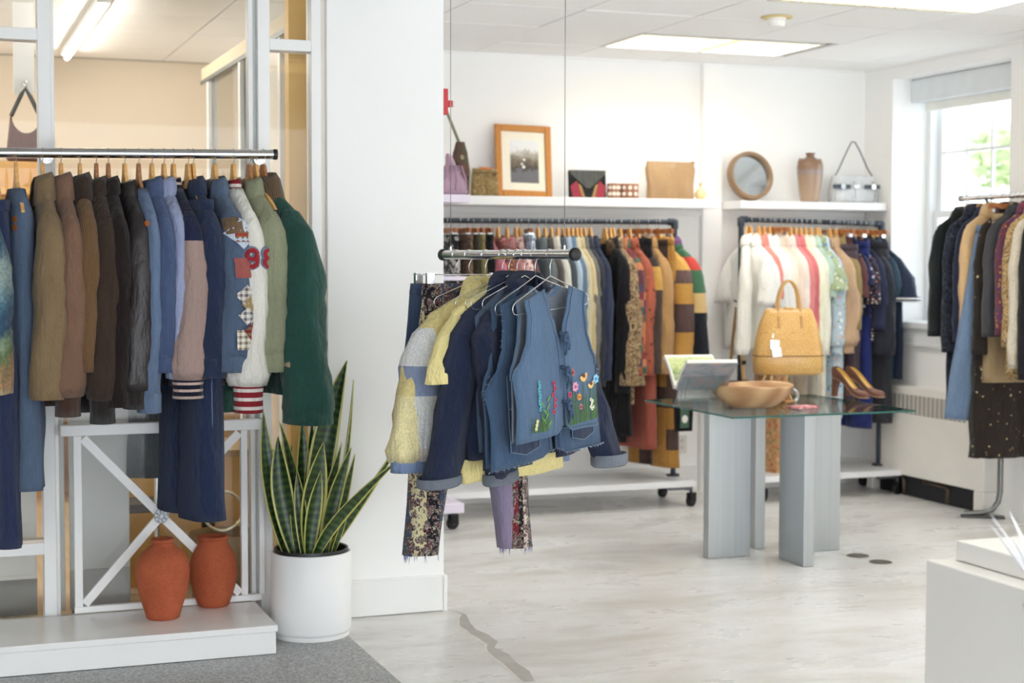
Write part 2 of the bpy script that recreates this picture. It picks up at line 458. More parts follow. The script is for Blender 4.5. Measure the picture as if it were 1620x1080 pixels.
struct('wall_light_block', MB().box(-3.3, -3.2, -2.6, 6.45, 0, ZC + .05), WALLM)  # unseen wall added to hold back sky light from the left

# ceiling: slab, grid and separate tiles
ceil = struct('ceiling', MB().box(-3.3, 6.45, -2.6, 10.9, ZC + .016, ZC + .12), plain((188, 188, 186), .8))
def m_tile():
    t = NT('mineral_tile')
    v = t.voro(190, 'Distance'); n = t.noise(260, 3, .7)
    c = t.ramp(n, [(.28, lin((196, 195, 192))), (.42, lin((244, 244, 243))), (1, lin((248, 248, 247)))])
    return t.finish(c, .9, 0, .2, t.bump(n, .25, .002))
TILE = m_tile(); TB = plain((205, 205, 202), .5, .1)
TS = .643
tile_me = MB().box(-TS / 2 + .006, TS / 2 - .006, -TS / 2 + .006, TS / 2 - .006, 0, .014).mesh('ceiling_tile', TILE)
FIX = [(4.46, 8.53), (4.55, 6.68), (4.55, 4.75), (2.55, 2.60), (4.55, 2.60)]   # troffer centres; the last three are unseen, added to brighten the room
def on_fixture(x, y):
    return any(abs(x - fx) < .60 and abs(y - fy) < .30 for fx, fy in FIX)
gx = [3.22 + TS * k for k in range(-2, 5)]
gy = [8.855 - TS * k for k in range(-1, 6)]
for i in range(-2, 5):
    for j in range(-1, 6):
        x0 = 3.22 + TS * i; y1 = 8.855 - TS * j
        cx, cy = x0 + TS / 2, y1 - TS / 2
        if on_fixture(cx, cy): continue
        sx = min(cx + TS / 2, XW) - (cx - TS / 2); sy = min(cy + TS / 2, YB) - (cy - TS / 2)
        if sx < .05 or sy < .05: continue
        o = link('ceiling_tile', tile_me, ceil, (cx - TS / 2 + sx / 2, cy - TS / 2 + sy / 2, ZC + random.Random(i * 31 + j).uniform(-.002, .002)))
        o.scale = (sx / TS, sy / TS, 1)
for i in range(-3, 3):     # the room behind the glass
    for j in range(0, 6):
        o = link('ceiling_tile', tile_me, ceil, (.2 + TS * i + .32, 6.9 + TS * j + .05, ZC))
for x in gx: MB().box(x - .009, x + .009, 4.8, YB, ZC + .004, ZC + .010).build('grid_bar', TB, ceil)
for y in gy: MB().box(1.9, XW, y - .009, y + .009, ZC + .004, ZC + .010).build('grid_bar', TB, ceil)
struct('trim_2', MB().box(2.11, XW, YB - .02, YB, ZC - .012, ZC + .004), WALLM)
struct('trim_3', MB().box(XW - .02, XW, -2.6, YB - .02, ZC - .012, ZC + .004), WALLM)

# recessed fluorescent troffers with egg-crate louvres
M_LAMP = m_emit((255, 253, 247), TROFFER_POWER)
M_LOUV = plain((222, 202, 156), .4, .1, var=.03)
for n_, (fx, fy) in enumerate(FIX):
    t = thing('ceiling_light', ('recessed egg-crate ceiling light above the wooden picture and shelves', 'recessed egg-crate ceiling light at the top right, nearest the window', 'recessed egg-crate ceiling light in front of the glass table, unseen, added for brightness', 'recessed egg-crate ceiling light nearest the viewer on the left, unseen, added for brightness', 'recessed egg-crate ceiling light nearest the viewer on the right, unseen, added for brightness')[n_], 'ceiling light', (fx, fy, ZC), group='recessed ceiling lights')
    W, D = (1.21, .575)
    hw, hd = W / 2, D / 2
    MB().box(-hw, hw, -hd, -hd + .022, -.006, .012).box(-hw, hw, hd - .022, hd, -.006, .012).box(-hw, -hw + .022, -hd + .022, hd - .022, -.006, .012).box(hw - .022, hw, -hd + .022, hd - .022, -.006, .012).build('frame', plain((222, 222, 218), .4, .3), t)
    MB().box(-hw + .02, hw - .02, -hd + .02, hd - .02, .0145, .0155).build('lamp_panel', M_LAMP, t)
    nx, ny = 20, 10
    lv = MB()
    for k in range(1, nx): lv.box(-hw + W * k / nx - .003, -hw + W * k / nx + .003, -hd + .02, hd - .02, -.004, .012)
    for k in range(1, ny): lv.box(-hw + .02, hw - .02, -hd + D * k / ny - .003, -hd + D * k / ny + .003, -.004, .012)
    tag(lv.build('louvre', M_LOUV, t), kind='stuff')
# smoke detector
t = thing('smoke_detector', 'white round smoke detector on a yellowed plate on the ceiling', 'smoke detector', (4.26, 7.42, ZC - .002))
MB().lathe([(.002, -.006), (.082, -.006), (.086, 0)], 32, cap0=True).build('base_plate', plain((222, 200, 140), .5), t, smooth=True, sharp=40)
MB().lathe([(.002, -.05), (.036, -.05), (.043, -.042), (.044, -.022), (.05, -.018), (.05, -.006)], 28).build('sensor_head', WHITE, t, smooth=True, sharp=40)

# ------------------------------------------------------------------ window in the right wall
XF = .30   # frame plane inside the reveal
FRW = plain((236, 238, 240), .4, var=.01)
PANE = m_glass((.97, .985, .98))
def build_window(nm, WY0, WY1):
    win = thing(nm, None, None, (XW, 0, 0), kind='structure')
    def wbox(name, y0, y1, z0, z1, x0, x1, mat=FRW, bevel=.003, parent=win):
        return MB().box(x0, x1, y0, y1, z0, z1).build(name, mat, parent, bevel=bevel)
    wbox('jamb', WY1 - .045, WY1, WZ0, WZ1, XF - .03, XF + .06); wbox('jamb', WY0, WY0 + .045, WZ0, WZ1, XF - .03, XF + .06)
    wbox('head', WY0 + .045, WY1 - .045, WZ1 - .06, WZ1, XF - .03, XF + .06)
    ZM = 1.82
    for (z0, z1, xo) in ((ZM, WZ1 - .06, .03), (WZ0 + .02, ZM + .04, .0)):
        sash = thing('sash', None, None, (XF + xo, 0, 0)); sash.parent = win
        y0, y1 = WY0 + .045, WY1 - .045; w = .045
        MB().box(0, .03, y0, y0 + w, z0, z1).box(0, .03, y1 - w, y1, z0, z1).box(0, .03, y0 + w, y1 - w, z0, z0 + w).box(0, .03, y0 + w, y1 - w, z1 - w, z1).build('sash_frame', FRW, sash, bevel=.003)
        ny = 4; ys = [y0 + w + (y1 - y0 - 2 * w) * k / ny for k in range(ny + 1)]; zs = [z0 + w, (z0 + z1) / 2, z1 - w]
        for yy in ys[1:-1]: MB().box(.004, .026, yy - .009, yy + .009, zs[0], zs[2]).build('muntin', FRW, sash)
        MB().box(.003, .027, ys[0], ys[-1], zs[1] - .009, zs[1] + .009).build('muntin', FRW, sash)
        for a in range(ny):
            for b in range(2):
                MB().box(.013, .016, ys[a], ys[a + 1], zs[b], zs[b + 1]).build('pane', PANE, sash)
    MB().box(XF - .16, XF - .03, WY0 + .004, WY1 - .004, WZ1 - .155, WZ1 - .004).build('blind_cassette', plain((226, 232, 236), .5), win, bevel=.006)
    MB().box(XF - .08, XF - .06, WY0 + .05, WY1 - .05, WZ1 - .215, WZ1 - .155).build('blind_hem', plain((244, 244, 238), .8), win, bevel=.003)
    MB().box(0.0, XF - .03, WY0 + .001, WY1 - .001, WZ0 + .001, WZ0 + .03).build('sill', plain((232, 234, 236), .35), win, bevel=.008)
    MB().box(-.05, 0, WY0 - .08, WY1 + .06, WZ0 - .012, WZ0 + .03).build('sill_nose', plain((228, 230, 233), .35), win, bevel=.008)
    MB().box(-.022, 0, WY0 - .06, WY1 + .04, WZ0 - .115, WZ0 - .012).box(-.034, 0, WY0 - .06, WY1 + .04, WZ0 - .125, WZ0 - .105).build('apron', plain((228, 230, 233), .4), win, bevel=.004)

for k_, (a_, b_) in enumerate(WINS): build_window(('window_1', 'window_added_4', 'window_added_5')[k_], a_, b_)

# convector cover under the window
rad = thing('radiator', 'long white metal radiator cover with a vertical grille under the window', 'radiator', (XW - .001, 0, 0))
RX = -.10
RY0, RY1 = 7.86, 9.02
RM = plain((236, 233, 226), .45, var=.02)
MB().box(RX, 0, RY0, RY1, .135, .715).box(RX, 0, RY0, RY0 + .10, 0.001, .135).build('cover', RM, rad, bevel=.008)
MB().box(RX + .03, -.001, RY0 + .10, RY1 - .02, .002, .134).build('toe_shade', plain((26, 27, 32), .7), rad)  # near-black block stands for the shade in the gap below the cover
grm = plain((146, 142, 134), .6)
gw = .046
k = 0
y = RY1 - .07
while y - gw > 8.0:
    MB().box(RX - .0015, RX + .002, y - gw + .012, y, .54, .665).build('grille_slot', grm, rad)
    lv = MB()
    for q in range(9): lv.box(RX - .003, RX - .0016, y - gw + .013, y - .001, .548 + q * .0135, .554 + q * .0135)
    lv.build('slat', plain((200, 196, 188), .5), rad)
    y -= gw; k += 1
MB().tube([(RX - .004, RY1 - .05, .69), (RX, RY1 - .05, .69)], .006, 10).build('screw', CHROME, rad, smooth=True, sharp=40)
for yy in (8.72, 8.25):
    MB().tube([(RX + .028, yy, .008), (RX + .028, yy, .095), (RX + .028, yy + .02, .108), (RX + .028, yy + .25, .112)], .014, 10).build('pipe', plain((92, 78, 66), .5, .5, var=.2), rad, smooth=True)
MB().box(RX - .02, 0.0, RY1 + .004, RY1 + .07, .001, .13).build('pipe_box', RM, rad, bevel=.01)

# ------------------------------------------------------------------ wall shelves
def shelf(label, x0, x1, z0, z1, y0):
    t = thing('wall_shelf', label, 'shelf', ((x0 + x1) / 2, y0, z0), group='white floating shelves')
    h = (x1 - x0) / 2
    MB().box(-h, h, 0, YB - y0 - .001, 0, z1 - z0).build('board', SATIN, t, bevel=.004)
    MB().box(-h, h, YB - y0 - .03, YB - y0 - .001, -.04, -.0005).build('cleat', WHITE, t)
    return t
SZ0, SZ1, SY0 = 1.862, 1.918, 9.06
shelf('long white floating shelf holding the picture frame and clutch bags', 2.85, 4.80, SZ0, SZ1, SY0)
shelf('white floating shelf holding the round mirror and the silver bag', 4.955, 6.055, SZ0, SZ1 - .004, SY0)
# ------------------------------------------------------------------ glazed partition on the left (posts, rails, panes)
part = thing('window_2', None, None, (0, YP, 0), kind='structure')
GL_T = m_glass((.975, .98, .97), 0.0, .55)
def pbox(name, x0, x1, z0, z1, y0=0.0, y1=.09, mat=TRIMM, bevel=.003): return MB().box(x0, x1, y0, y1, z0, z1).build(name, mat, part, bevel=bevel)
pbox('post', .435, .484, 0, ZC + .02); pbox('stop', .484, .500, 0, ZC + .02, .03, .07)
pbox('post', 1.306, 1.356, 0, ZC + .02); pbox('stop', 1.270, 1.290, 0, ZC + .02, .02, .07); pbox('stop', 1.290, 1.306, 0, ZC + .02, .035, .08, plain((206, 208, 206), .5))
pbox('post', 1.530, 1.572, 0, ZC + .02); pbox('stop', 1.572, 1.596, 0, ZC + .02, .02, .09, plain((228, 220, 212), .5))
pbox('rail', -3.0, .435, 2.387, 2.434); pbox('rail', 1.356, 1.530, 2.394, 2.441)
pbox('rail', 1.356, 1.530, 1.40, 1.436); pbox('rail', -3.0, .435, .352, .40); pbox('rail', -3.0, .435, .40, .414, .0, .06, plain((226, 214, 198), .5))
pbox('rail', .500, 1.270, .97, 1.014, .03, .08)
pbox('sill_rail', -3.0, 1.596, 0, .09, .02, .08, plain((206, 200, 190), .5))
pbox('post', -1.2, -1.15, 0, ZC + .02)
GY0, GY1 = .045, .053
for x0, x1, z0, z1 in ((-1.15, .435, .414, 2.387), (-1.15, .435, 2.434, ZC), (-1.15, .435, .09, .352), (.50, 1.27, 1.014, ZC), (.50, 1.27, .09, .97), (1.356, 1.53, .09, 1.40), (1.356, 1.53, 1.436, 2.394), (1.356, 1.53, 2.441, ZC)):
    MB().box(x0, x1, GY0, GY1, z0, z1).build('pane', GL_T, part)
# cross-braced white panel in front of the glass
br = thing('cross_braced_panel', 'white railing panel with crossed braces and a metal rosette behind the jars', 'panel', (0, YP - .055, 0))
BX0, BX1, BZ0, BZ1 = .50, 1.33, .116, .872
MB().box(BX0, BX1, 0, .035, .828, BZ1).build('top_rail', TRIMM, br, bevel=.003)
MB().box(.546, 1.30, 0.004, .03, BZ0, .142).build('bottom_rail', TRIMM, br, bevel=.003)
for x0, x1 in ((.548, .580), (1.215, 1.243), (1.290, 1.312)):
    MB().box(x0, x1, 0.002, .032, .142, .828).build('stile', TRIMM, br, bevel=.003)
c0 = Vector((.889, .010, .492))
for sx, sz in ((-1, 1), (1, 1), (-1, -1), (1, -1)):
    e = Vector((.586 if sx < 0 else 1.208, .010, .818 if sz > 0 else .152))
    MB().bar(c0, e, .034, .018, up=(0, 1, 0)).build('brace', TRIMM, br)
ROSE = plain((176, 180, 184), .35, .6, var=.1)
ros = MB().disc((c0.x, -.004, c0.z), .029, 32, (0, -1, 0), .006).build('rosette', ROSE, br, smooth=True, sharp=40)
MB().tube([(c0.x + .027 * math.cos(a), -.010, c0.z + .027 * math.sin(a)) for a in [k * math.pi / 16 for k in range(32)]], .0025, 6, closed=True).build('rim', ROSE, ros, smooth=True)
for k in range(8):
    a = k * math.pi / 4 + .2
    MB().tube([(c0.x + .008 * math.cos(a), -.010, c0.z + .008 * math.sin(a)), (c0.x + .016 * math.cos(a), -.012, c0.z + .016 * math.sin(a)), (c0.x + .024 * math.cos(a), -.010, c0.z + .024 * math.sin(a))], [.002, .0048, .003], 8).build('petal', plain((206, 210, 212), .3, .7), ros, smooth=True)
MB().disc((c0.x, -.010, c0.z), .006, 14, (0, -1, 0), .004).build('boss', ROSE, ros, smooth=True, sharp=40)

# ------------------------------------------------------------------ plinth, jars, plant
PLY = 5.994
pl = thing('display_plinth', 'low white wooden display plinth under the rail of jackets', 'plinth', (0, PLY, 0))
PX1 = 1.268
MB().box(-1.4, PX1 - .006, .006, YP - PLY - .06, .002, .088).build('base_box', SATIN, pl, bevel=.002)
MB().box(-1.4, PX1, 0, YP - PLY - .058, .0895, .114).build('top_board', SATIN, pl, bevel=.002)
def m_terra():
    t = NT('terracotta'); n1 = t.noise(9, 5, .6); n2 = t.noise(160, 3, .7)
    c = t.ramp(n1, [(.3, lin((168, 84, 54))), (.7, lin((188, 102, 68)))])
    c = t.mix(.3, c, t.ramp(n2, [(.3, lin((130, 60, 36))), (.6, (1, 1, 1, 1))]), 'MULTIPLY')
    return t.finish(c, .85, 0, .3, t.bump(n2, .35, .004))
TERRA = m_terra()
def jar(label, loc, rmax, h, prof):
    t = thing('terracotta_jar', label, 'jar', loc, group='terracotta jars on the plinth')
    P = [(r * rmax, z * h) for r, z in prof]
    MB().lathe([(.002, 0)] + P + [(P[-1][0] * .82, h * .985), (P[-1][0] * .78, h * .9)], 48, cap0=True).build('vessel', TERRA, t, smooth=True, sharp=50)
    MB().lathe([(P[-2][0] * 1.0, h * .945), (P[-2][0] * 1.16, h * .955), (P[-2][0] * 1.2, h * .98), (P[-2][0] * 1.12, h), (P[-2][0] * .95, h * .998)], 48, cap0=False).build('lip', TERRA, t, smooth=True)
pj = onz(262, 983, .114); d1 = (pj - CAM).dot(_F)
jar('nearer terracotta jar with a narrow neck and taper towards its foot', (pj.x, pj.y + .07, .1145), 43 / FPX * d1, 128 / FPX * d1,
    [(.55, 0), (.60, .01), (.72, .14), (.88, .32), (.98, .50), (1.0, .60), (.95, .70), (.80, .81), (.52, .895), (.38, .925), (.36, .96), (.40, 1.0)])
pj = onz(342, 962, .114); d1 = (pj - CAM).dot(_F)
jar('rear terracotta jar, squatter with a wider mouth', (pj.x, pj.y + .06, .1145), 38 / FPX * d1, 112 / FPX * d1,
    [(.60, 0), (.64, .01), (.78, .14), (.92, .30), (1.0, .48), (.99, .60), (.90, .72), (.74, .82), (.62, .89), (.58, .93), (.58, .96), (.62, 1.0)])

# snake plant
pp = onz(507, 1016); dpl = (pp - CAM).dot(_F)
PR = 64.5 / FPX * dpl
pot = thing('snake_plant', 'tall snake plant in a white cylinder pot beside the column', 'potted plant', (pp.x, pp.y + PR * .95, 0))
PH = .345
MB().lathe([(.002, .012), (PR * .955, .012), (PR * .955, .018), (PR * .985, .022), (PR, .032), (PR, PH - .006), (PR - .004, PH), (PR - .010, PH), (PR - .012, PH - .01), (PR - .012, PH - .05)], 64, cap0=True).build('pot', plain((242, 242, 242), .45, var=.01), pot, smooth=True, sharp=50)
MB().lathe([(.002, .0005), (PR * .94, .0005), (PR * .94, .012), (.002, .012)], 48).build('saucer', WHITE, pot, smooth=True, sharp=50)
MB().lathe([(PR - .034, PH - .05), (PR - .026, PH - .004), (PR - .022, PH + .012), (PR - .013, PH + .014), (PR - .012, PH + .002)], 48, cap0=False).build('nursery_pot', plain((30, 30, 34), .4), pot, smooth=True, sharp=50)
MB().lathe([(.001, PH - .03), (PR - .03, PH - .034)], 40, cap0=True).build('soil', plain((46, 38, 32), .9, bump=.6, bscale=90), pot)
def m_leaf():
    t = NT('snake_leaf')
    uv = t.node('ShaderNodeAttribute'); uv.attribute_name = 'leafuv'
    X = t.sep(uv.outputs['Vector'])
    band = t.wave(1, 'Y', 3.5, t.comb(t.math('MULTIPLY', X[0], .8), t.math('MULTIPLY', X[1], 9.0), 0.0), 2.5)
    g = t.ramp(t.math('ADD', t.math('MULTIPLY', band, .6), t.math('MULTIPLY', t.noise(40, 4, .7), .4)), [(.25, lin((28, 50, 22))), (.55, lin((44, 72, 30))), (.85, lin((62, 90, 40)))])
    e = t.math('GREATER_THAN', t.math('ABSOLUTE', t.math('SUBTRACT', X[0], .5)), .42)
    c = t.mix(e, g, lin((196, 192, 104)))
    return t.finish(c, .35, 0, .5, t.bump(band, .1, .002))
LEAF = m_leaf()
def leaf(base, mid, tip, width, tw=0.0):
    """blade through three points (local metres), widest a third of the way, pointed tip"""
    b, c, e = Vector(base), Vector(mid), Vector(tip); n = 22; vs_, uv = [], []
    for j in range(n + 1):
        f = j / n; p = b * (1 - f) ** 2 + c * 2 * f * (1 - f) + e * f * f
        tn = ((c - b) * (1 - f) + (e - c) * f).normalized()
        ang = tw * (0.4 + f); side = Vector((math.cos(ang), math.sin(ang), 0)); side = (side - tn * side.dot(tn)).normalized()
        nrm = side.cross(tn)
        w = width * (0.42 + .58 * math.sin(min(1, f * 1.9) * math.pi / 2)) * (1 - max(0, (f - .55) / .45) ** 1.8) + .0006
        for i in range(7):
            u = i / 6; vs_.append(p + side * w * (u - .5) + nrm * (abs(u - .5) ** 1.6 * w * .75)); uv.append((u, f * (e - b).length / .9, 0))
    fs = [(j * 7 + i, j * 7 + i + 1, (j + 1) * 7 + i + 1, (j + 1) * 7 + i) for j in range(n) for i in range(6)]
    o = MB().add(vs_, fs).build('leaf', LEAF, pot, smooth=True, solid=.0035)
    at_ = o.data.attributes.new('leafuv', 'FLOAT_VECTOR', 'POINT')
    at_.data.foreach_set('vector', [x for q in uv for x in q])
LY = 0.0
def lf(bx, tx, ty, w, mx=None, y=0.0, tw=0.0, yt=None, my=None):
    """leaf from pixel columns: base x, tip x/y, measured at the pot's depth"""
    dd = dpl + PR
    def loc(px, py, yo):
        q = at(px, py, dd + yo) - Vector((pp.x, pp.y + PR * .95, 0)); return q
    b = loc(bx, 893, y); e = loc(tx, ty, y if yt is None else yt)
    mm = loc((bx + tx) / 2 if mx is None else mx, (893 + ty) / 2 if my is None else my, y)
    b.z = PH - .035
    leaf(b, mm, e, w / FPX * dd * 1.5, tw)
for a in ((455, 417, 652, 17, 418, .0, .2), (470, 440, 690, 22, 442, -.05, -.3), (478, 443, 668, 14, 470, .05, .5), (476, 478, 660, 16, 480, .06, .1), (486, 494, 662, 14, 486, .08, .3), (500, 549, 570, 27, 492, .03, -.2),
          (492, 512, 700, 27, 484, -.06, .2), (505, 541, 700, 18, 505, .0, .6), (513, 556, 708, 16, 515, -.02, .2), (518, 560, 600, 10, 546, .04, .9), (520, 562, 718, 12, 535, .02, .5), (495, 637, 722, 17, 520, -.09, .4), (515, 637, 694, 13, 566, .03, .6),
          (482, 470, 745, 13, 478, -.08, -.4), (508, 530, 690, 15, 500, .07, .3), (474, 456, 780, 12, 462, -.03, .8), (523, 552, 796, 7, 536, -.03, .5), (466, 462, 700, 10, 458, .07, -.5), (500, 525, 640, 17, 498, .08, .1), (488, 508, 745, 16, 490, -.09, .1), (512, 500, 655, 13, 512, .09, -.2)):
    lf(a[0], a[1], a[2], a[3], a[4], a[5], a[6])
# ------------------------------------------------------------------ hangers and clothes
def sm(t):
    t = max(0.0, min(1.0, t)); return t * t * (3 - 2 * t)
def lerp(a, b, t): return a + (b - a) * t
def interp(tab, v):
    for (a, x), (b, y) in zip(tab, tab[1:]):
        if v <= b: return lerp(x, y, sm((v - a) / (b - a)) if b > a else 1)
    return tab[-1][1]
_hm = {}
def hanger_meshes(kind, r, wood=None):
    k = (kind, round(r, 4), wood.name if wood else '')
    if k in _hm: return _hm[k]
    out = []
    def arc(cx, cz, rad, a0, a1, n): return [(cx + rad * math.cos(R(lerp(a0, a1, i / n))), 0, cz + rad * math.sin(R(lerp(a0, a1, i / n)))) for i in range(n + 1)]
    top = {'wire': -.088, 'clip': -.085, 'wood': -.062}.get(kind, -.056)
    hook = arc(0, -r, r + .0016, 205, -40, 14) + [(r * .35, 0, -2.5 * r), (0, 0, -2.5 * r - .012), (0, 0, top - .006)]
    out.append(('hook', MB().tube(hook, .0016, 6).mesh('hook', WIRE, True)))
    if kind == 'wood':
        hw = .205
        tp = [(0.0, -.055), (.011, -.058), (.016, -.072), (.022, -.100), (.034, -.128), (.065, -.158), (.10, -.186), (.135, -.214), (.158, -.236), (.162, -.245)]
        bt = [(.158, -.252), (.15, -.252), (.12, -.226), (.085, -.198), (.045, -.170), (0, -.150)]
        right = tp + bt
        pts = right + [(-x, z) for x, z in reversed(right[1:-1])]
        out.append(('shoulder_yoke', MB().prism(pts, -.006, .006).mesh('shoulder_yoke', wood or BEECH)))
    elif kind == 'bar':
        pts = [(-.17, -.062), (.17, -.062), (.174, -.07), (.174, -.092), (-.174, -.092), (-.174, -.07)]
        out.append(('clamp_bar', MB().prism(pts, -.009, .009).mesh('clamp_bar', wood or BROWNW)))
        for sx in (-1, 1): out.append(('clip', MB().box(sx * .13 - .013, sx * .13 + .013, -.013, .013, -.112, -.084).mesh('clip', CHROME)))
    elif kind == 'wire':
        w = [(0, 0, -.088), (.06, 0, -.112), (.12, 0, -.134), (.178, 0, -.156), (.197, 0, -.163), (.207, 0, -.172), (.209, 0, -.185), (.203, 0, -.197), (.19, 0, -.201), (.1, 0, -.201)]
        w = w + [(-x, 0, z) for x, _, z in reversed(w[1:])]
        out.append(('shoulder_wire', MB().tube(w, .0016, 6, closed=True).mesh('shoulder_wire', WIRE, True)))
    elif kind == 'clip':
        out.append(('cross_wire', MB().tube([(-.17, 0, -.088), (.17, 0, -.088)], .002, 6).mesh('cross_wire', WIRE, True)))
        for sx in (-1, 1): out.append(('clip', MB().box(sx * .15 - .014, sx * .15 + .014, -.009, .009, -.125, -.082).box(sx * .15 - .011, sx * .15 + .011, -.013, .013, -.108, -.09).mesh('clip', CHROME)))
    _hm[k] = out
    return out
HN = [0]
def hanger(kind, rod, r, rz, desc, wood=None, group=None):
    """rod: centre point of the rail above; the hook rests on the rail"""
    nm = {'wood': 'wooden_hanger', 'bar': 'skirt_hanger', 'wire': 'wire_hanger', 'clip': 'clip_hanger'}[kind]
    word = {'wood': 'wooden clothes hanger carrying the ', 'bar': 'brown wooden clamp hanger carrying the ', 'wire': 'chrome wire hanger carrying the ', 'clip': 'chrome clip hanger carrying the '}[kind]
    lab = ' '.join((word + desc).split()[:16])
    t = thing(nm, lab, 'hanger', (rod[0], rod[1], rod[2] + r), rz, group)
    for n, me in hanger_meshes(kind, r, wood): link(n, me, t)
    return t

def ellipse_ring(z, w, t, n, gap=0.0, p=2.3, fold=0, ks=(5, 9), ph=(0, 0), cx=0, cy=0, lean=0):
    ring = []
    m = n if gap == 0 else n + 1
    for i in range(m):
        a = 2 * math.pi * i / n if gap == 0 else gap + (2 * math.pi - 2 * gap) * i / n
        s, c = math.sin(a), math.cos(a)
        x = w * math.copysign(abs(s) ** (2 / p), s); y = -t * math.copysign(abs(c) ** (2 / p), c)
        if fold:
            d = fold * (.6 * math.sin(ks[0] * a + ph[0] + lean * z) + .35 * math.sin(ks[1] * a + ph[1] - lean * .7 * z) + 1.3 * mnoise.noise(Vector((s * 2.2 + ph[0], c * 2.2 + ph[1], z * 4.5))))
            nx, ny = x / (w * w + 1e-6), y / (t * t + 1e-6); l = math.hypot(nx, ny) + 1e-9
            x += d * nx / l; y += d * ny / l
        ring.append((x + cx, y + cy, z))
    return ring
GARMENTS = []
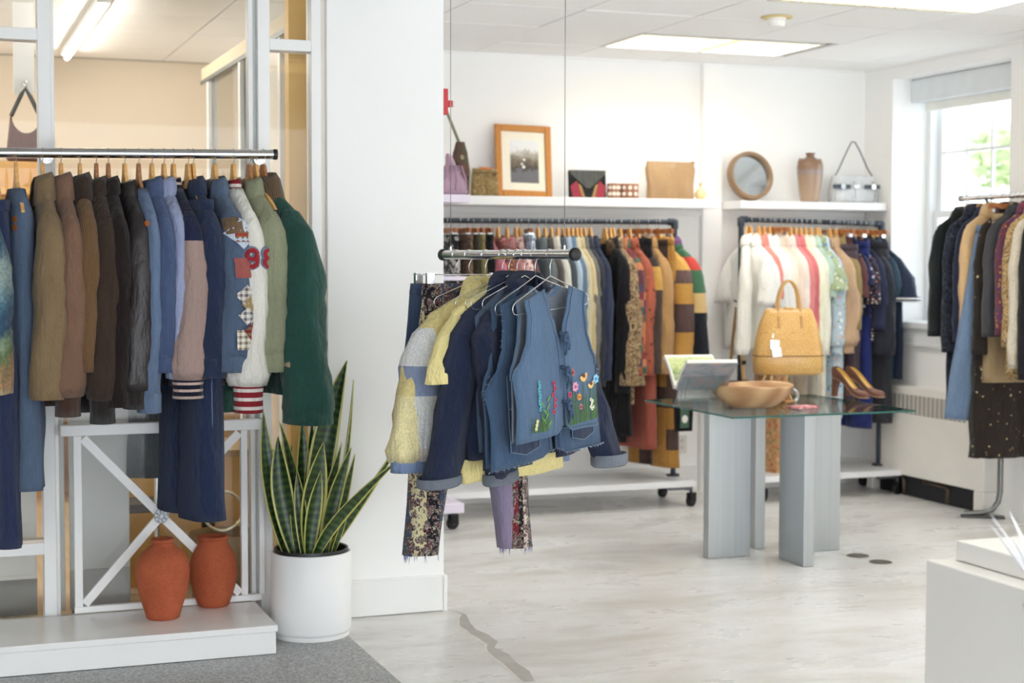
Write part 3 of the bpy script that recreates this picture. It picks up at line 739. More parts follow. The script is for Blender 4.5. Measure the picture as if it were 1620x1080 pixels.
def top(name, label, cat, rod, r, rz, body, desc=None, hang='wood', wood=None, group=None, W=.43, T=.036, L=.62, z0=-.155, slope=.105, neck=.062,
        hemw=1.0, hemT=1.0, waist=1.0, fold=.010, ks=(5, 9), gap=0.0, sleeve='long', SL=.58, srx=(.07, .055), sry=(.046, .042), splay=.03, bend=.02,
        smat=None, cuff=None, cuffmat=None, cuffL=.06, collar='shirt', colmat=None, hem=None, hemmat=None, hemL=.06, buttons=0, butmat=None, seed=0, n=36, blouse=1.0, sleeve_wr=.05, puff=0, twist=0, cuffbut=None, splay2=None, bend2=None, cthin=.28):
    rg = random.Random(seed * 7 + 3)
    t = thing(name, label, cat, (rod[0], rod[1], rod[2] + r), rz, group)
    if hang: hanger(hang, rod, r, rz, desc or label, wood, 'hangers of the ' + (group or 'clothes'))
    ph = (rg.uniform(0, 6), rg.uniform(0, 6)); lean = rg.uniform(-5, 5)
    zs = z0 - slope
    rows = []
    for k in range(6):
        f = k / 5
        rows.append((z0 - .006 * min(1, k) - slope * f ** 1.15, lerp(neck, W / 2 - .004, f), lerp(.027, T, sm(f)), 0))
    zb = z0 - L; nb = max(8, int(L / .045))
    bl = L - slope
    for k in range(1, nb + 1):
        f = k / nb
        z = zs - bl * f
        wv = W / 2 * lerp(1, hemw, f) * (1 - (1 - waist) * math.sin(math.pi * min(1, f * 1.1)))
        tv = T * lerp(1, hemT, f)
        rows.append((z, wv, tv, fold * sm(f * 1.4)))
    hz = zb
    mb = MB()
    mb.loft([ellipse_ring(z, w, tt, n, gap * sm((i + 1) / 5) if gap else 0, 2.3, fo, ks, ph, lean=lean) for i, (z, w, tt, fo) in enumerate(rows)], gap == 0)
    o = mb.build('body', body, t, smooth=True, solid=.004)
    if hem:
        w, tt = rows[-1][1], rows[-1][2]
        hb = MB(); hr = []
        for k, (dz, sc) in enumerate(((.012, .99), (0, .94), (-hemL * .5, .90), (-hemL, .93))):
            hr.append(ellipse_ring(hz + dz, w * sc, tt * sc, n, gap, 2.3))
        hb.loft(hr, gap == 0).build('hem_band', hemmat or body, t, smooth=True, solid=.004)
    # sleeves
    if sleeve:
        Ls = SL if sleeve == 'long' else SL
        ns = max(7, int(Ls / .045))
        for sx in (-1, 1):
            sp = splay if sx > 0 else (splay if splay2 is None else splay2)
            p1, p2 = rg.uniform(0, 6), rg.uniform(0, 6); rr = []
            def ring(z, cx, rx, ry, cy=0, nn=20, wob=0.0):
                out = []
                for i in range(nn):
                    a = 2 * math.pi * i / nn; c_, s_ = math.cos(a), math.sin(a)
                    q = 1 + wob * mnoise.noise(Vector((c_ * 1.7 + p1, s_ * 1.7 + p2, z * 7))) + .6 * wob * mnoise.noise(Vector((c_ * 3 + p2, s_ * 3, z * 19 + p1)))
                    out.append((sx * cx + rx * c_ * sx * q, cy + ry * s_ * q, z - .2 * rx * c_ * (1 if z > zs - .05 else .2)))
                return out
            s0 = sry[0]
            rr.append(ring(zs + .022, W / 2 - .050, .008, .006))
            rr.append(ring(zs + .012, W / 2 - .044, .028, s0 * .36))
            rr.append(ring(zs - .020, W / 2 - .034, .046, s0 * .58))
            rr.append(ring(zs - .06, W / 2 - .026, srx[0] * .85, s0 * .76))
            for k in range(1, ns + 1):
                f = k / ns
                z = zs - .06 - (Ls - .06) * f
                wr = lerp(.82, 1.0, sm(f * 3.5))
                pf = 1 + puff * math.sin(math.pi * f) ** 2
                bl_ = lerp(1, blouse, sm((f - .75) / .2)) if blouse != 1 else 1
                if blouse != 1 and f > .97: bl_ *= .8
                rx = lerp(srx[0], srx[1], f) * wr * pf * bl_; ry = lerp(sry[0], sry[1], f) * wr * pf * bl_
                cx = W / 2 - .02 + sp * f; cy = -(bend if (sx > 0 or bend2 is None) else bend2) * f * f + .008 * mnoise.noise(Vector((p1, p2, z * 5)))
                rr.append(ring(z, cx, rx, ry, cy, wob=sleeve_wr * 4.2 * sm(f * 4)))
            ce, ye, rx, ry = cx, cy, rx, ry
            MB().loft(rr, True, True).build('sleeve', smat or body, t, smooth=True, solid=.004)
            if cuff:
                ze = zs - Ls; c = []
                if cuff == 'rib': prof = ((.015, .82), (0, .80), (-cuffL * .5, .74), (-cuffL, .78))
                elif cuff == 'fold': prof = ((cuffL, 1.20), (cuffL * .5, 1.24), (0, 1.22), (-.006, 1.1))
                else: prof = ((cuffL * .25, .96), (0, .99), (-cuffL * .5, .97), (-cuffL, .99))
                for dz, scf in prof: c.append([(x, y, z) for x, y, z in ring(ze + dz, ce, rx * scf, ry * scf, ye)])
                cu = MB().loft(c, True).build('cuff', cuffmat or smat or body, t, smooth=True, solid=.005)
                if cuffbut is not None and sx > 0:
                    MB().disc((sx * (ce + rx * .69), ye - ry * .69, ze - cuffL * .55), .008, 12, (.75, -.7, 0), .003).build('button', cuffbut, cu, smooth=True, sharp=40)
    # collar
    if collar:
        prof = {'shirt': ((-.004, -.012), (-.006, .012), (-.002, .030), (.010, .036), (.024, .020), (.034, -.012), (.040, -.032)),
                'big': ((-.004, -.012), (-.006, .02), (-.002, .042), (.012, .05), (.03, .03), (.05, -.02), (.062, -.055)),
                'rib': ((-.002, -.010), (-.004, .012), (-.010, .030), (-.014, .038), (-.020, .030)),
                'stand': ((-.002, -.012), (-.004, .01), (-.006, .038), (-.010, .04)),
                'round': ((.004, -.010), (.0, .004), (-.006, .008), (-.010, .0)),
                'lapel': ((-.004, -.012), (-.006, .012), (.0, .024), (.014, .022), (.034, -.012), (.052, -.06))}[collar]
        g = {'shirt': .45, 'big': .5, 'rib': .3, 'stand': .35, 'round': 0, 'lapel': .5}[collar]
        cr = []
        for dr, dz in prof:
            rg_ = ellipse_ring(0, neck + dr, .029 + dr * cthin, 28, g, 2.0)
            cr.append([(x, y, z0 + dz + .02 * max(0, y / .05) - .014 * max(0, -y / .05)) for x, y, z in rg_])
        MB().loft(cr, g == 0).build('collar', colmat or body, t, smooth=True, solid=.005)
    if buttons:
        zt = zs - .02
        for k in range(buttons):
            z = lerp(zt, zb + .05, k / max(1, buttons - 1))
            MB().disc((.008, -T * 1.02 - .004, z), .008, 12, (0, -1, 0), .004).build('button', butmat or BLACKP, t, smooth=True, sharp=40)
    t['_w'] = W; t['_z'] = zb
    GARMENTS.append(t)
    return t

def trousers(name, label, rod, r, rz, body, desc=None, hang='bar', group=None, W=.34, T=.026, L=.98, z0=-.10, hemw=.11, legT=.030, rise=.24, fold=.005, bandmat=None, seed=0, cat='trousers', split=.5, flare=1.0, frayed=None, leg2=None, wood=None, stitch=None, pockets=True):
    rg = random.Random(seed * 5 + 1)
    t = thing(name, label, cat, (rod[0], rod[1], rod[2] + r), rz, group)
    hanger(hang, rod, r, rz, desc or label, wood, 'hangers of the ' + (group or 'clothes'))
    n = 28
    hip = MB().loft([ellipse_ring(z0 - dz, W / 2 * s, T * s2, n, 0, 2.6, fold * q, (4, 7), (1, 2)) for dz, s, s2, q in ((.036, .97, .95, 0), (.08, 1.0, 1, .5), (.15, 1.06, 1.1, 1), (rise, 1.08, 1.15, 1), (rise + .03, 1.07, 1.1, 1))], True)
    hip.build('seat_panel', body, t, smooth=True, solid=.003)
    MB().loft([ellipse_ring(z0 - dz, W / 2 * s, T * s * 1.08, n, 0, 2.6) for dz, s in ((0, .96), (.01, .975), (.04, .985))], True).build('waistband', bandmat or body, t, smooth=True, solid=.005)
    for sx in (-1, 1):
        rr = []; p1 = rg.uniform(0, 6); ns = int((L - rise) / .045)
        for k in range(ns + 1):
            f = k / ns; z = z0 - rise + .03 - (L - rise + .03) * f
            hw = lerp(W / 2 * .56, hemw, sm(f) if flare == 1 else f ** flare)
            rr.append([(x + sx * lerp(W / 2 * .52, W / 2 * split + .02, f), y, zz) for x, y, zz in ellipse_ring(z, hw, lerp(T * 1.1, legT, f), 20, 0, 2.5, fold * sm(f * 2), (3, 5), (p1, p1 * 2), lean=6)])
        lg = MB().loft(rr, True).build('leg', (leg2 if (leg2 and sx > 0) else body), t, smooth=True, solid=.003)
        if frayed is not None:
            fr = MB()
            for k in range(46):
                a = rg.uniform(0, 2 * math.pi); x, y, zz = ellipse_ring(rr[-1][0][2], hemw, legT, 20)[int(a / 6.2832 * 19)]
                x += sx * (W / 2 * split + .02); l = rg.uniform(.008, .035)
                fr.add([(x - .002, y, zz + .01), (x + .002, y, zz + .01), (x + rg.uniform(-.008, .008), y + rg.uniform(-.006, .006), zz - l)], [(0, 1, 2)])
            tag(fr.build('frayed_hem', frayed, lg), kind='stuff')
        if stitch is not None:
            MB().tube([(sx * lerp(W / 2 * 1.07, W / 2 * split + .02 + hemw, k / 10), -.002, z0 - rise - (L - rise) * k / 10) for k in range(11)], .0016, 5).build('seam', stitch, lg, smooth=True)
    return t

def skirt(name, label, rod, r, rz, body, desc=None, hang='bar', group=None, W=.34, T=.03, L=.7, z0=-.10, hemw=1.4, hemT=2.0, fold=.016, ks=(9, 15), seed=0, cat='skirt', bandmat=None, wood=None):
    rg = random.Random(seed * 11 + 5)
    t = thing(name, label, cat, (rod[0], rod[1], rod[2] + r), rz, group)
    hanger(hang, rod, r, rz, desc or label, wood, 'hangers of the ' + (group or 'clothes'))
    ph = (rg.uniform(0, 6), rg.uniform(0, 6)); n = 64
    nb = int(L / .05)
    MB().loft([ellipse_ring(z0 - .03 - (L - .03) * k / nb, W / 2 * lerp(1, hemw, k / nb), T * lerp(1, hemT, k / nb), n, 0, 2.3, fold * sm(k / nb * 1.3), ks, ph, lean=2) for k in range(nb + 1)], True).build('skirt_panel', body, t, smooth=True, solid=.003)
    MB().loft([ellipse_ring(z0 - dz, W / 2 * s, T * s * 1.1, 32, 0, 2.4) for dz, s in ((0, .97), (.036, 1.0))], True).build('waistband', bandmat or body, t, smooth=True, solid=.005)
    return t

def panel(fin, fout, zh, zn, side, sx, T, wmax, nu=12, nv=26, drop=.30, hemz=None, ripple=.004, seed=0):
    """one cut panel of a waistcoat; side -1 front, +1 back; returns grid of points rows[v][u]"""
    rows = []
    for j in range(nv + 1):
        v = j / nv; xi, xo = interp(fin, v), interp(fout, v); row = []
        for i in range(nu + 1):
            f = i / nu; x = lerp(xi, xo, f)
            zt = zn - drop * max(0, abs(x) - .05)
            h = zh if hemz is None else zh + interp(hemz, f)
            z = h + v * (zt - h)
            q = max(0.0, 1 - (abs(x) / wmax) ** 2.2)
            y = side * (T * q ** .6 * lerp(1, .75, v) + ripple * math.sin(x * 34 + v * 6 + seed) * (1 - v))
            row.append((sx * x, y, z))
        rows.append(row)
    return rows
def edge(mb, pts, r=.0045, n=6): mb.tube(pts, r, n)
# ------------------------------------------------------------------ left rail with jackets
RL, ZL0, ZL1 = 6.20, 1.925, 1.944
rx0, rx1 = -.35, ony(437, 244.5, RL).x
def rl_z(x): return lerp(ZL0, ZL1, (x - .276) / (1.324 - .276))
rail = thing('clothes_rail', 'long chrome clothes rail with black end cap in front of the glass partition', 'clothes rail', (0, RL, 0))
RAD_L = .0185
MB().tube([(rx0, 0, rl_z(rx0)), (rx1 - .012, 0, rl_z(rx1))], RAD_L, 28).build('rod', CHROME, rail, smooth=True, sharp=50)
MB().tube([(rx1 - .014, 0, rl_z(rx1)), (rx1 - .006, 0, rl_z(rx1)), (rx1 + .003, 0, rl_z(rx1))], [.0195, .0215, .0205], 28).build('end_cap', BLACKP, rail, smooth=True, sharp=50)
for x in (.466, 1.31):   # arms back to the posts
    MB().tube([(x, .02, rl_z(x)), (x, YP - RL - .004, rl_z(x))], .008, 12).build('bracket_arm', CHROME, rail, smooth=True, sharp=50)
    MB().disc((x, YP - RL - .004, rl_z(x)), .024, 20, (0, -1, 0), .004).build('bracket_plate', CHROME, rail, smooth=True, sharp=50)
def lp(px): x = ony(px, 243, RL).x; return (x, RL, rl_z(x))
def lz(px, py, rz=0):   # drop from the rail top to a point seen at the near sleeve
    return ony(px, py, RL - .22).z - (rl_z(ony(px, 243, RL).x) + RAD_L)
GL = 'jackets on the chrome rail'
NB = R(-90)
def lj(px, name, label, bottom, body, d=3, **kw):
    p = lp(px); zb = lz(px, bottom)
    kw.setdefault('z0', -.155); kw.setdefault('slope', .105)
    kw.setdefault('SL', -(zb) + kw['z0'] - kw['slope'] - (kw.get('cuffL', .06) if kw.get('cuff') in ('rib', 'band') else 0))
    kw.setdefault('L', min(.70, -zb - .02 + kw['z0']))
    kw.setdefault('gap', .12)
    return top(name, label, kw.pop('cat', 'jacket'), p, RAD_L, NB + R(d), body, group=GL, wood=kw.pop('wood', BEECH), seed=int(px) % 97, **kw)
OLIVE = cloth((140, 117, 84), 'suede', seed=1); BRN = cloth((134, 101, 80), seed=2); DKB = cloth((70, 54, 44), seed=3)
CORD1 = cloth((146, 110, 70), 'cord', [(104, 76, 48)], ribs=52, seed=4); CORD2 = cloth((46, 32, 29), 'cord', [(34, 23, 21)], ribs=80, seed=5)
BLKLE = cloth((50, 44, 46), 'leather', seed=6); RIBB = cloth((84, 52, 34), 'knit', seed=7); RIBD = cloth((46, 36, 34), 'knit', seed=8)
DEN1 = cloth((86, 112, 146), 'denim', [(146, 168, 196)], seed=9); DEN2 = cloth((108, 138, 180), 'denim', [(166, 186, 214)], seed=10); DEN3 = cloth((44, 70, 118), 'denim', [(88, 116, 160)], seed=11)
DARKD = cloth((32, 50, 88), 'denim', [(70, 92, 134)], seed=12); CHAM = cloth((78, 102, 150), 'denim', [(120, 142, 184)], seed=13); PERI = cloth((158, 168, 202), seed=14)
NAVY = cloth((30, 36, 62), seed=15); MAUVE = cloth((172, 144, 134), 'suede', seed=16); OFFW = cloth((232, 229, 220), seed=17, var=.06); RED = cloth((150, 26, 40), 'knit', seed=18)
SAGE = cloth((150, 154, 124), seed=19); GREENC = cloth((38, 84, 74), seed=20); TANC = cloth((128, 106, 80), 'cord', [(92, 74, 54)], ribs=60, seed=21)
STRN = cloth((26, 30, 52), 'stripe', [(208, 180, 168)], q=.026, duty=.62, seed=22); STRR = cloth((150, 24, 38), 'stripe', [(228, 220, 214)], q=.034, duty=.62, seed=23)
WD2 = m_wood((150, 100, 62), (184, 132, 88), 4)
def m_tapestry():
    t = NT('tapestry'); X = t.sep()
    zz = t.math('ADD', X[2], t.math('MULTIPLY', t.noise(11, 5, .65), .34))
    c = t.ramp(t.math('MULTIPLY_ADD', zz, 1.0, 1.0), [(.0, lin((196, 172, 134))), (.30, lin((206, 182, 146))), (.36, lin((196, 150, 110))), (.42, lin((112, 132, 92))), (.48, lin((150, 170, 140))), (.54, lin((60, 90, 120))), (.62, lin((90, 130, 150))), (.72, lin((176, 196, 190))), (.82, lin((60, 96, 120)))], False)
    c = t.mix(.55, c, t.ramp(t.noise(60, 3, .8), [(.3, lin((70, 90, 80))), (.7, (1, 1, 1, 1))]), 'MULTIPLY')
    return cloth_finish(t, c, 500, .3, .5)
lj(-36, 'tapestry_jacket', 'tapestry jacket with a woven landscape at the left end of the rail', 622, m_tapestry(), d=6, srx=(.09, .10), sry=(.07, .10), splay=.02, L=.74)
trousers('denim_trousers', 'dark navy jeans hanging lowest at the far left of the rail', lp(-6), RAD_L, NB + R(4), cloth((42, 56, 98), 'denim', [(76, 92, 140)], seed=31), group=GL, L=-lz(2, 868) - .2, z0=-.20, W=.40, T=.03, hemw=.12, legT=.055, hang='wood', stitch=None)
p = lp(25)
top('denim_dress', 'faded blue sleeveless denim dress with brown buttons beside the suede jacket', 'dress', p, RAD_L, NB + R(5), DEN1, group=GL, W=.36, T=.052, L=-lz(25, 780) - .155, z0=-.155, sleeve=None, collar=None, hemw=1.15, hemT=1.5, fold=.013, seed=33, gap=.1, neck=.07)
t = GARMENTS[-1]
for z in (-.27, -.30): MB().disc((.17, -.03, z), .012, 14, (.5, -1, 0), .005).build('button', plain((150, 92, 44), .4), t, smooth=True, sharp=40)
lj(67, 'suede_jacket', 'olive tan suede jacket with a plain wide cuff, right of the denim dress', 630, OLIVE, collar='big', srx=(.078, .072), sry=(.062, .066), d=4, cuff=None)
lj(96, 'wool_bomber_jacket', 'mid brown wool bomber jacket with a ribbed rust cuff', 658, BRN, cuff='rib', cuffmat=RIBB, cuffL=.075, blouse=1.12, srx=(.075, .066), sry=(.052, .06), d=5, collar='big')
lj(126, 'corduroy_jacket', 'golden brown wide-wale corduroy jacket between two plain brown jackets', 587, CORD1, colmat=DKB, srx=(.07, .056), sry=(.048, .042), d=3, collar='big')
lj(152, 'brown_bomber_jacket', 'dark chocolate wool bomber jacket with a long knitted cuff', 669, DKB, cuff='rib', cuffmat=RIBD, cuffL=.09, blouse=1.1, srx=(.075, .068), sry=(.05, .062), d=3, wood=WD2)
lj(171, 'corduroy_jacket', 'very dark brown fine corduroy jacket left of the leather jacket', 642, CORD2, srx=(.072, .062), sry=(.046, .05), d=4, wood=WD2)
lj(197, 'leather_jacket', 'black leather jacket with lapels on the chrome rail', 646, BLKLE, collar='lapel', cuff='rib', cuffmat=RIBD, cuffL=.07, srx=(.072, .06), sry=(.05, .056), d=7)
lj(219, 'denim_jacket', 'light blue denim jacket with an orange button, right of the leather jacket', 652, DEN2, cuff='band', srx=(.066, .05), sry=(.036, .04), d=6, collar=None, wood=WD2)
t = GARMENTS[-1]
MB().disc((.225, -.022, -.29), .011, 14, (.6, -1, 0), .005).build('button', plain((186, 104, 52), .4), t, smooth=True, sharp=40)
lj(240, 'chambray_shirt', 'medium blue chambray shirt with a small brown cuff button', 588, CHAM, cuff='band', cuffL=.055, srx=(.066, .052), sry=(.044, .04), d=6, cat='shirt', cuffbut=plain((176, 84, 44), .4))
lj(259, 'cotton_shirt', 'pale periwinkle cotton shirt squeezed beside the varsity jacket', 598, PERI, srx=(.062, .05), sry=(.034, .034), d=7, cat='shirt', colmat=PERI)
lj(274, 'varsity_jacket', 'navy varsity jacket with mauve sleeves and striped navy cuffs', 630, NAVY, smat=cloth((172, 144, 134), 'blocks', [(-1.4, (172, 146, 138)), (-.36, (34, 42, 74))], seed=24), cuff='rib', cuffmat=STRN, colmat=STRN, collar='rib', cuffL=.075, blouse=1.15, srx=(.078, .074), sry=(.055, .074), d=9, hem='rib', hemmat=NAVY)
lj(305, 'denim_jacket', 'dark indigo denim jacket hanging above flared jeans', 597, DARKD, cuff='band', cuffL=.06, srx=(.074, .062), sry=(.055, .058), d=10)
trousers('flared_jeans', 'dark indigo flared jeans reaching lowest beside the terracotta jars', lp(297), RAD_L, NB + R(12), cloth((28, 48, 88), 'denim', [(60, 84, 128)], seed=41), group=GL, L=-lz(300, 826) - .2, W=.42, T=.045, hemw=.12, legT=.074, z0=-.20, hang='wood', stitch=plain((126, 140, 170), .8), flare=1.6)
PJ = lj(339, 'patchwork_denim_jacket', 'blue denim jacket sewn with square cloth patches', 587, DEN1, cuff='band', cuffL=.05, srx=(.082, .078), sry=(.07, .07), d=12)
def m_plaidpatch(a, b, c): return cloth(a, 'plaid', [b], s=3.2, seed=c)
# cloth patches on the near sleeve and front of the patchwork jacket
pt = [(-.33, .06, cloth((196, 208, 224), seed=51), 45, .085), (-.335, .05, cloth((176, 60, 50), 'stripe', [(150, 110, 70)], q=.02, seed=52), 0, .055), (-.46, .04, cloth((170, 92, 86), seed=53), 0, .075), (-.30, -.5, cloth((128, 102, 76), seed=54), 10, .06),
      (-.565, .05, m_plaidpatch((226, 220, 214), (90, 70, 80), 55), 40, .06), (-.60, .32, cloth((170, 146, 98), seed=56), 40, .05), (-.64, .05, m_plaidpatch((226, 222, 216), (90, 80, 90), 57), 40, .05), (-.73, .0, m_plaidpatch((232, 226, 210), (110, 90, 70), 58), 0, .075), (-.70, .75, cloth((140, 34, 46), 'stripe', [(150, 110, 80)], q=.022, seed=59), 40, .07)]
sl = [c for c in PJ.children if c.name.startswith('sleeve')][-1]
svs = [v.co.copy() for v in sl.data.vertices]
def patch_on(zc, a, mat, rot, size, parent, nm='patch', nn=6, lift=.0035, svs=svs):
    """square of cloth laid over the sleeve surface around height zc, offset a sideways"""
    mb = MB(); cr, sr = math.cos(R(rot)), math.sin(R(rot)); vs_ = []
    for j in range(nn + 1):
        for i in range(nn + 1):
            u, w = (i / nn - .5) * size, (j / nn - .5) * size
            yy = a * .05 + u * cr - w * sr; zz = zc + u * sr + w * cr
            best = [q for q in svs if abs(q.z - zz) < .045]
            c = sum((q for q in best), Vector()) / max(1, len(best))
            rx_ = max(q.x - c.x for q in best); ry_ = max(abs(q.y - c.y) for q in best)
            k = max(-.98, min(.98, (yy - c.y) / ry_))
            vs_.append((c.x + rx_ * math.sqrt(1 - k * k) + lift, c.y + k * ry_ * 1.02, zz))
    fs = [(j * (nn + 1) + i, j * (nn + 1) + i + 1, (j + 1) * (nn + 1) + i + 1, (j + 1) * (nn + 1) + i) for j in range(nn) for i in range(nn)]
    return mb.add(vs_, fs).build(nm, mat, parent, smooth=True)
for k, (zc, a, mat, rot, size) in enumerate(pt): patch_on(zc, a, mat, rot, size, sl, lift=.003 + .0012 * k)
VJ = lj(369, 'varsity_jacket', 'white varsity jacket with red striped cuffs and a red number on the sleeve', 652, OFFW, cuff='rib', cuffmat=STRR, cuffL=.105, colmat=STRR, collar='rib', blouse=1.15, srx=(.076, .08), sry=(.055, .072), d=8, hem='rib', hemmat=STRR, hemL=.07)
sl = [c for c in VJ.children if c.name.startswith('sleeve')][-1]
vj = [v.co.copy() for v in sl.data.vertices]
def glyph(ch):
    if ch == '9': return [[(math.cos(a) * .4, .32 + math.sin(a) * .42) for a in [k * math.pi / 8 for k in range(17)]], [(.4, .3), (.42, -.2), (.36, -.58), (.1, -.78), (-.28, -.72), (-.4, -.5)]]
    return [[(math.cos(a) * .36, .38 + math.sin(a) * .38) for a in [k * math.pi / 8 for k in range(17)]], [(math.cos(a) * .42, -.38 + math.sin(a) * .40) for a in [k * math.pi / 8 for k in range(17)]]]
def stamp(ch, zc, yc, h, rad, mat, parent, lift, svs):
    mb = MB()
    best = [q for q in svs if abs(q.z - zc) < .08]; c = sum(best, Vector()) / len(best)
    rx_ = max(q.x - c.x for q in best); ry_ = max(abs(q.y - c.y) for q in best)
    for st in glyph(ch):
        path = []
        for a, b in st:
            yy = yc + a * h * .62; zz = zc + b * h * .62; k = max(-.97, min(.97, (yy - c.y) / ry_))
            path.append((c.x + rx_ * math.sqrt(1 - k * k) + lift, yy, zz))
        mb.tube(path, rad, 8)
    return mb.build('number_' + {'9': 'nine', '8': 'eight'}[ch], mat, parent, smooth=True)
for ch, yc in (('9', -.022), ('8', .046)):
    stamp(ch, -.425, yc, .072, .0145, cloth((128, 148, 170), seed=61), sl, -.008, vj)
    stamp(ch, -.425, yc, .068, .0095, cloth((172, 30, 48), seed=62), sl, .0005, vj)
lj(394, 'work_shirt', 'sage green cotton work jacket with a buttoned cuff', 587, SAGE, cuff='band', cuffL=.065, srx=(.078, .056), sry=(.066, .05), d=15, splay=.05, cuffbut=plain((92, 92, 74), .5), wood=WD2)
skirt('corduroy_skirt', 'dark grey corduroy skirt hanging behind the white varsity cuff', lp(404), RAD_L, NB + R(18), cloth((66, 62, 64), 'cord', [(42, 40, 42)], ribs=60, seed=43), group=GL, L=.60, W=.34, T=.03, hemw=1.1, hemT=1.3, fold=.006, z0=-.24, hang='wood')
lj(416, 'barn_coat', 'dark green barn coat with a tan corduroy collar at the right end of the rail', 668, GREENC, colmat=TANC, collar='big', cuff='band', cuffmat=GREENC, cuffL=.05, srx=(.095, .10), sry=(.075, .09), d=24, splay=.10, W=.46, L=.80, cat='coat', cuffbut=plain((70, 66, 60), .4), wood=WD2)
t = GARMENTS[-1]
MB().box(.24, .31, -.105, .02, -.845, -.815).build('lining_turnup', cloth((166, 146, 116), seed=63), t, bevel=.01)
# ------------------------------------------------------------------ hanging rail in the middle
def proj_x(P):
    d = Vector(P) - CAM; return 810 + FPX * d.dot(_R) / d.dot(_F)
RA, RBp = Vector((1.991, 4.762, 1.548)), Vector((1.796, 5.529, 1.548))
RAD_C = .0165
def cp(px):
    a, b = 0.0, 1.0
    for _ in range(40):
        mth = (a + b) / 2
        if proj_x(RA.lerp(RBp, mth)) > px: a = mth
        else: b = mth
    return RA.lerp(RBp, a)
crail = thing('hanging_rail', 'short chrome rail hung from the ceiling by two thin cables', 'clothes rail', (RA.x, RA.y, 0))
off = Vector((-RA.x, -RA.y, 0)); du = (RBp - RA).normalized()
MB().tube([RA + off, RBp + off], RAD_C, 28).build('rod', CHROME, crail, smooth=True, sharp=50)
for e, s in ((RA, -1), (RBp, 1)):
    MB().tube([e + off - du * s * -.0, e + off + du * s * .012, e + off + du * s * .016], [.0215, .0215, .018], 28).build('end_cap', BLACKP, crail, smooth=True, sharp=50)
for px in (893, 713):
    q = cp(px) + off
    MB().tube([q + Vector((0, 0, .012)), Vector((q.x, q.y, ZC - .01))], .0013, 6).build('cable', plain((150, 150, 152), .4, .7), crail, smooth=True)
    MB().tube([q + Vector((0, 0, .010)), q + Vector((0, 0, .030))], .0035, 8).build('ferrule', CHROME, crail, smooth=True, sharp=50)
    MB().disc((q.x, q.y, ZC - .012), .018, 18, (0, 0, 1), .010).build('ceiling_mount', WHITE, crail, smooth=True, sharp=50)
GC = 'clothes on the hanging rail'
VB = cloth((86, 122, 160), 'denim', [(134, 164, 196)], seed=71, wrinkle=.2); VBK = cloth((126, 136, 152), 'denim', [(170, 176, 186)], seed=72, wrinkle=.2)
VB2 = cloth((62, 96, 134), 'denim', [(106, 138, 172)], seed=73, wrinkle=.2); INDIGO = cloth((26, 38, 72), 'denim', [(56, 72, 110)], seed=74); INDIGO2 = cloth((30, 44, 80), 'denim', [(62, 80, 118)], seed=75)
STI = plain((120, 140, 165), .8); STID = plain((44, 66, 96), .8)
def vest(name, label, px, rz, roll, fin, fout, zh, T, wmax, body, back, hemz, binding, seed=0, W=None, desc=None):
    p = cp(px)
    t = thing(name, label, 'waistcoat', (p.x, p.y, p.z + RAD_C), rz, GC)
    t.rotation_euler = (0, roll, rz)
    h = hanger('wire', p, RAD_C, rz, desc or label, None, 'hangers of the ' + GC); h.rotation_euler = (0, roll, rz)
    grids = {}
    for sx in (-1, 1):
        g = panel(fin, fout, zh, -.12, -1, sx, T, wmax, hemz=hemz, seed=seed + sx)
        grids[sx] = g
        o = MB().loft(g, False).build('front_panel', [body], t, smooth=True, solid=.004)
        for line in ([r[0] for r in g], [r[-1] for r in g[len(g) // 2 - 1:]], g[0]): MB().tube(line, binding, 6).build('binding', body, o, smooth=True)
        MB().tube([(r[-1][0] - sx * .012, r[-1][1] - .004 - .0015, r[-1][2]) for r in g[len(g) // 2 - 1:]], .0012, 5).build('topstitch', STID, o, smooth=True)
        MB().tube([(r[0][0] + sx * .014, r[0][1] - .0035, r[0][2]) for r in g], .0012, 5).build('topstitch', STID, o, smooth=True)
        gb = panel([(0, 0), (.9, 0), (.94, .02), (1, .065)], fout, zh, -.12, 1, sx, T, wmax, seed=seed)
        o = MB().loft(gb, False).build('back_panel', [back], t, smooth=True, solid=.004)
        for line in ([r[-1] for r in gb[len(gb) // 2 - 1:]], gb[0]): MB().tube(line, binding, 6).build('binding', body, o, smooth=True)
        if sx > 0:
            nb = []
            for k in range(13):
                a = math.pi * k / 12; nb.append((.068 * math.cos(a), T * .75 + .012 * math.sin(a), -.125 - .035 * math.sin(a)))
            MB().tube(nb, .012, 8).build('neck_band', body, o, smooth=True)
    return t, grids
def surf_y(T, wmax, x, v): return -(T * max(0, 1 - (abs(x) / wmax) ** 2.2) ** .6 * lerp(1, .75, v))
FIN = [(0, .006), (.5, .004), (.60, .008), (.70, .022), (.85, .050), (1, .072)]
FOUT = [(0, .232), (.25, .225), (.48, .232), (.53, .222), (.60, .190), (.72, .165), (.88, .156), (1, .165)]
ZH1 = -.615
fv, fg = vest('flower_waistcoat', 'light denim waistcoat with ties and painted flowers, front of the hanging rail', 869, R(31), R(-4), FIN, FOUT, ZH1, .034, .235, VB, VBK, [(0, .03), (.14, .004), (1, -.004)], .0045, desc='flower painted denim waistcoat')
rf = random.Random(9)
def vv(z): return (z - ZH1) / (-.15 - ZH1)
def skin(x, z, lift=.006): return (x, surf_y(.034, .235, x, vv(z)) - lift - .004, z)
gr = MB()
STEMS = plain((78, 112, 58), .8, var=.3, nscale=60)
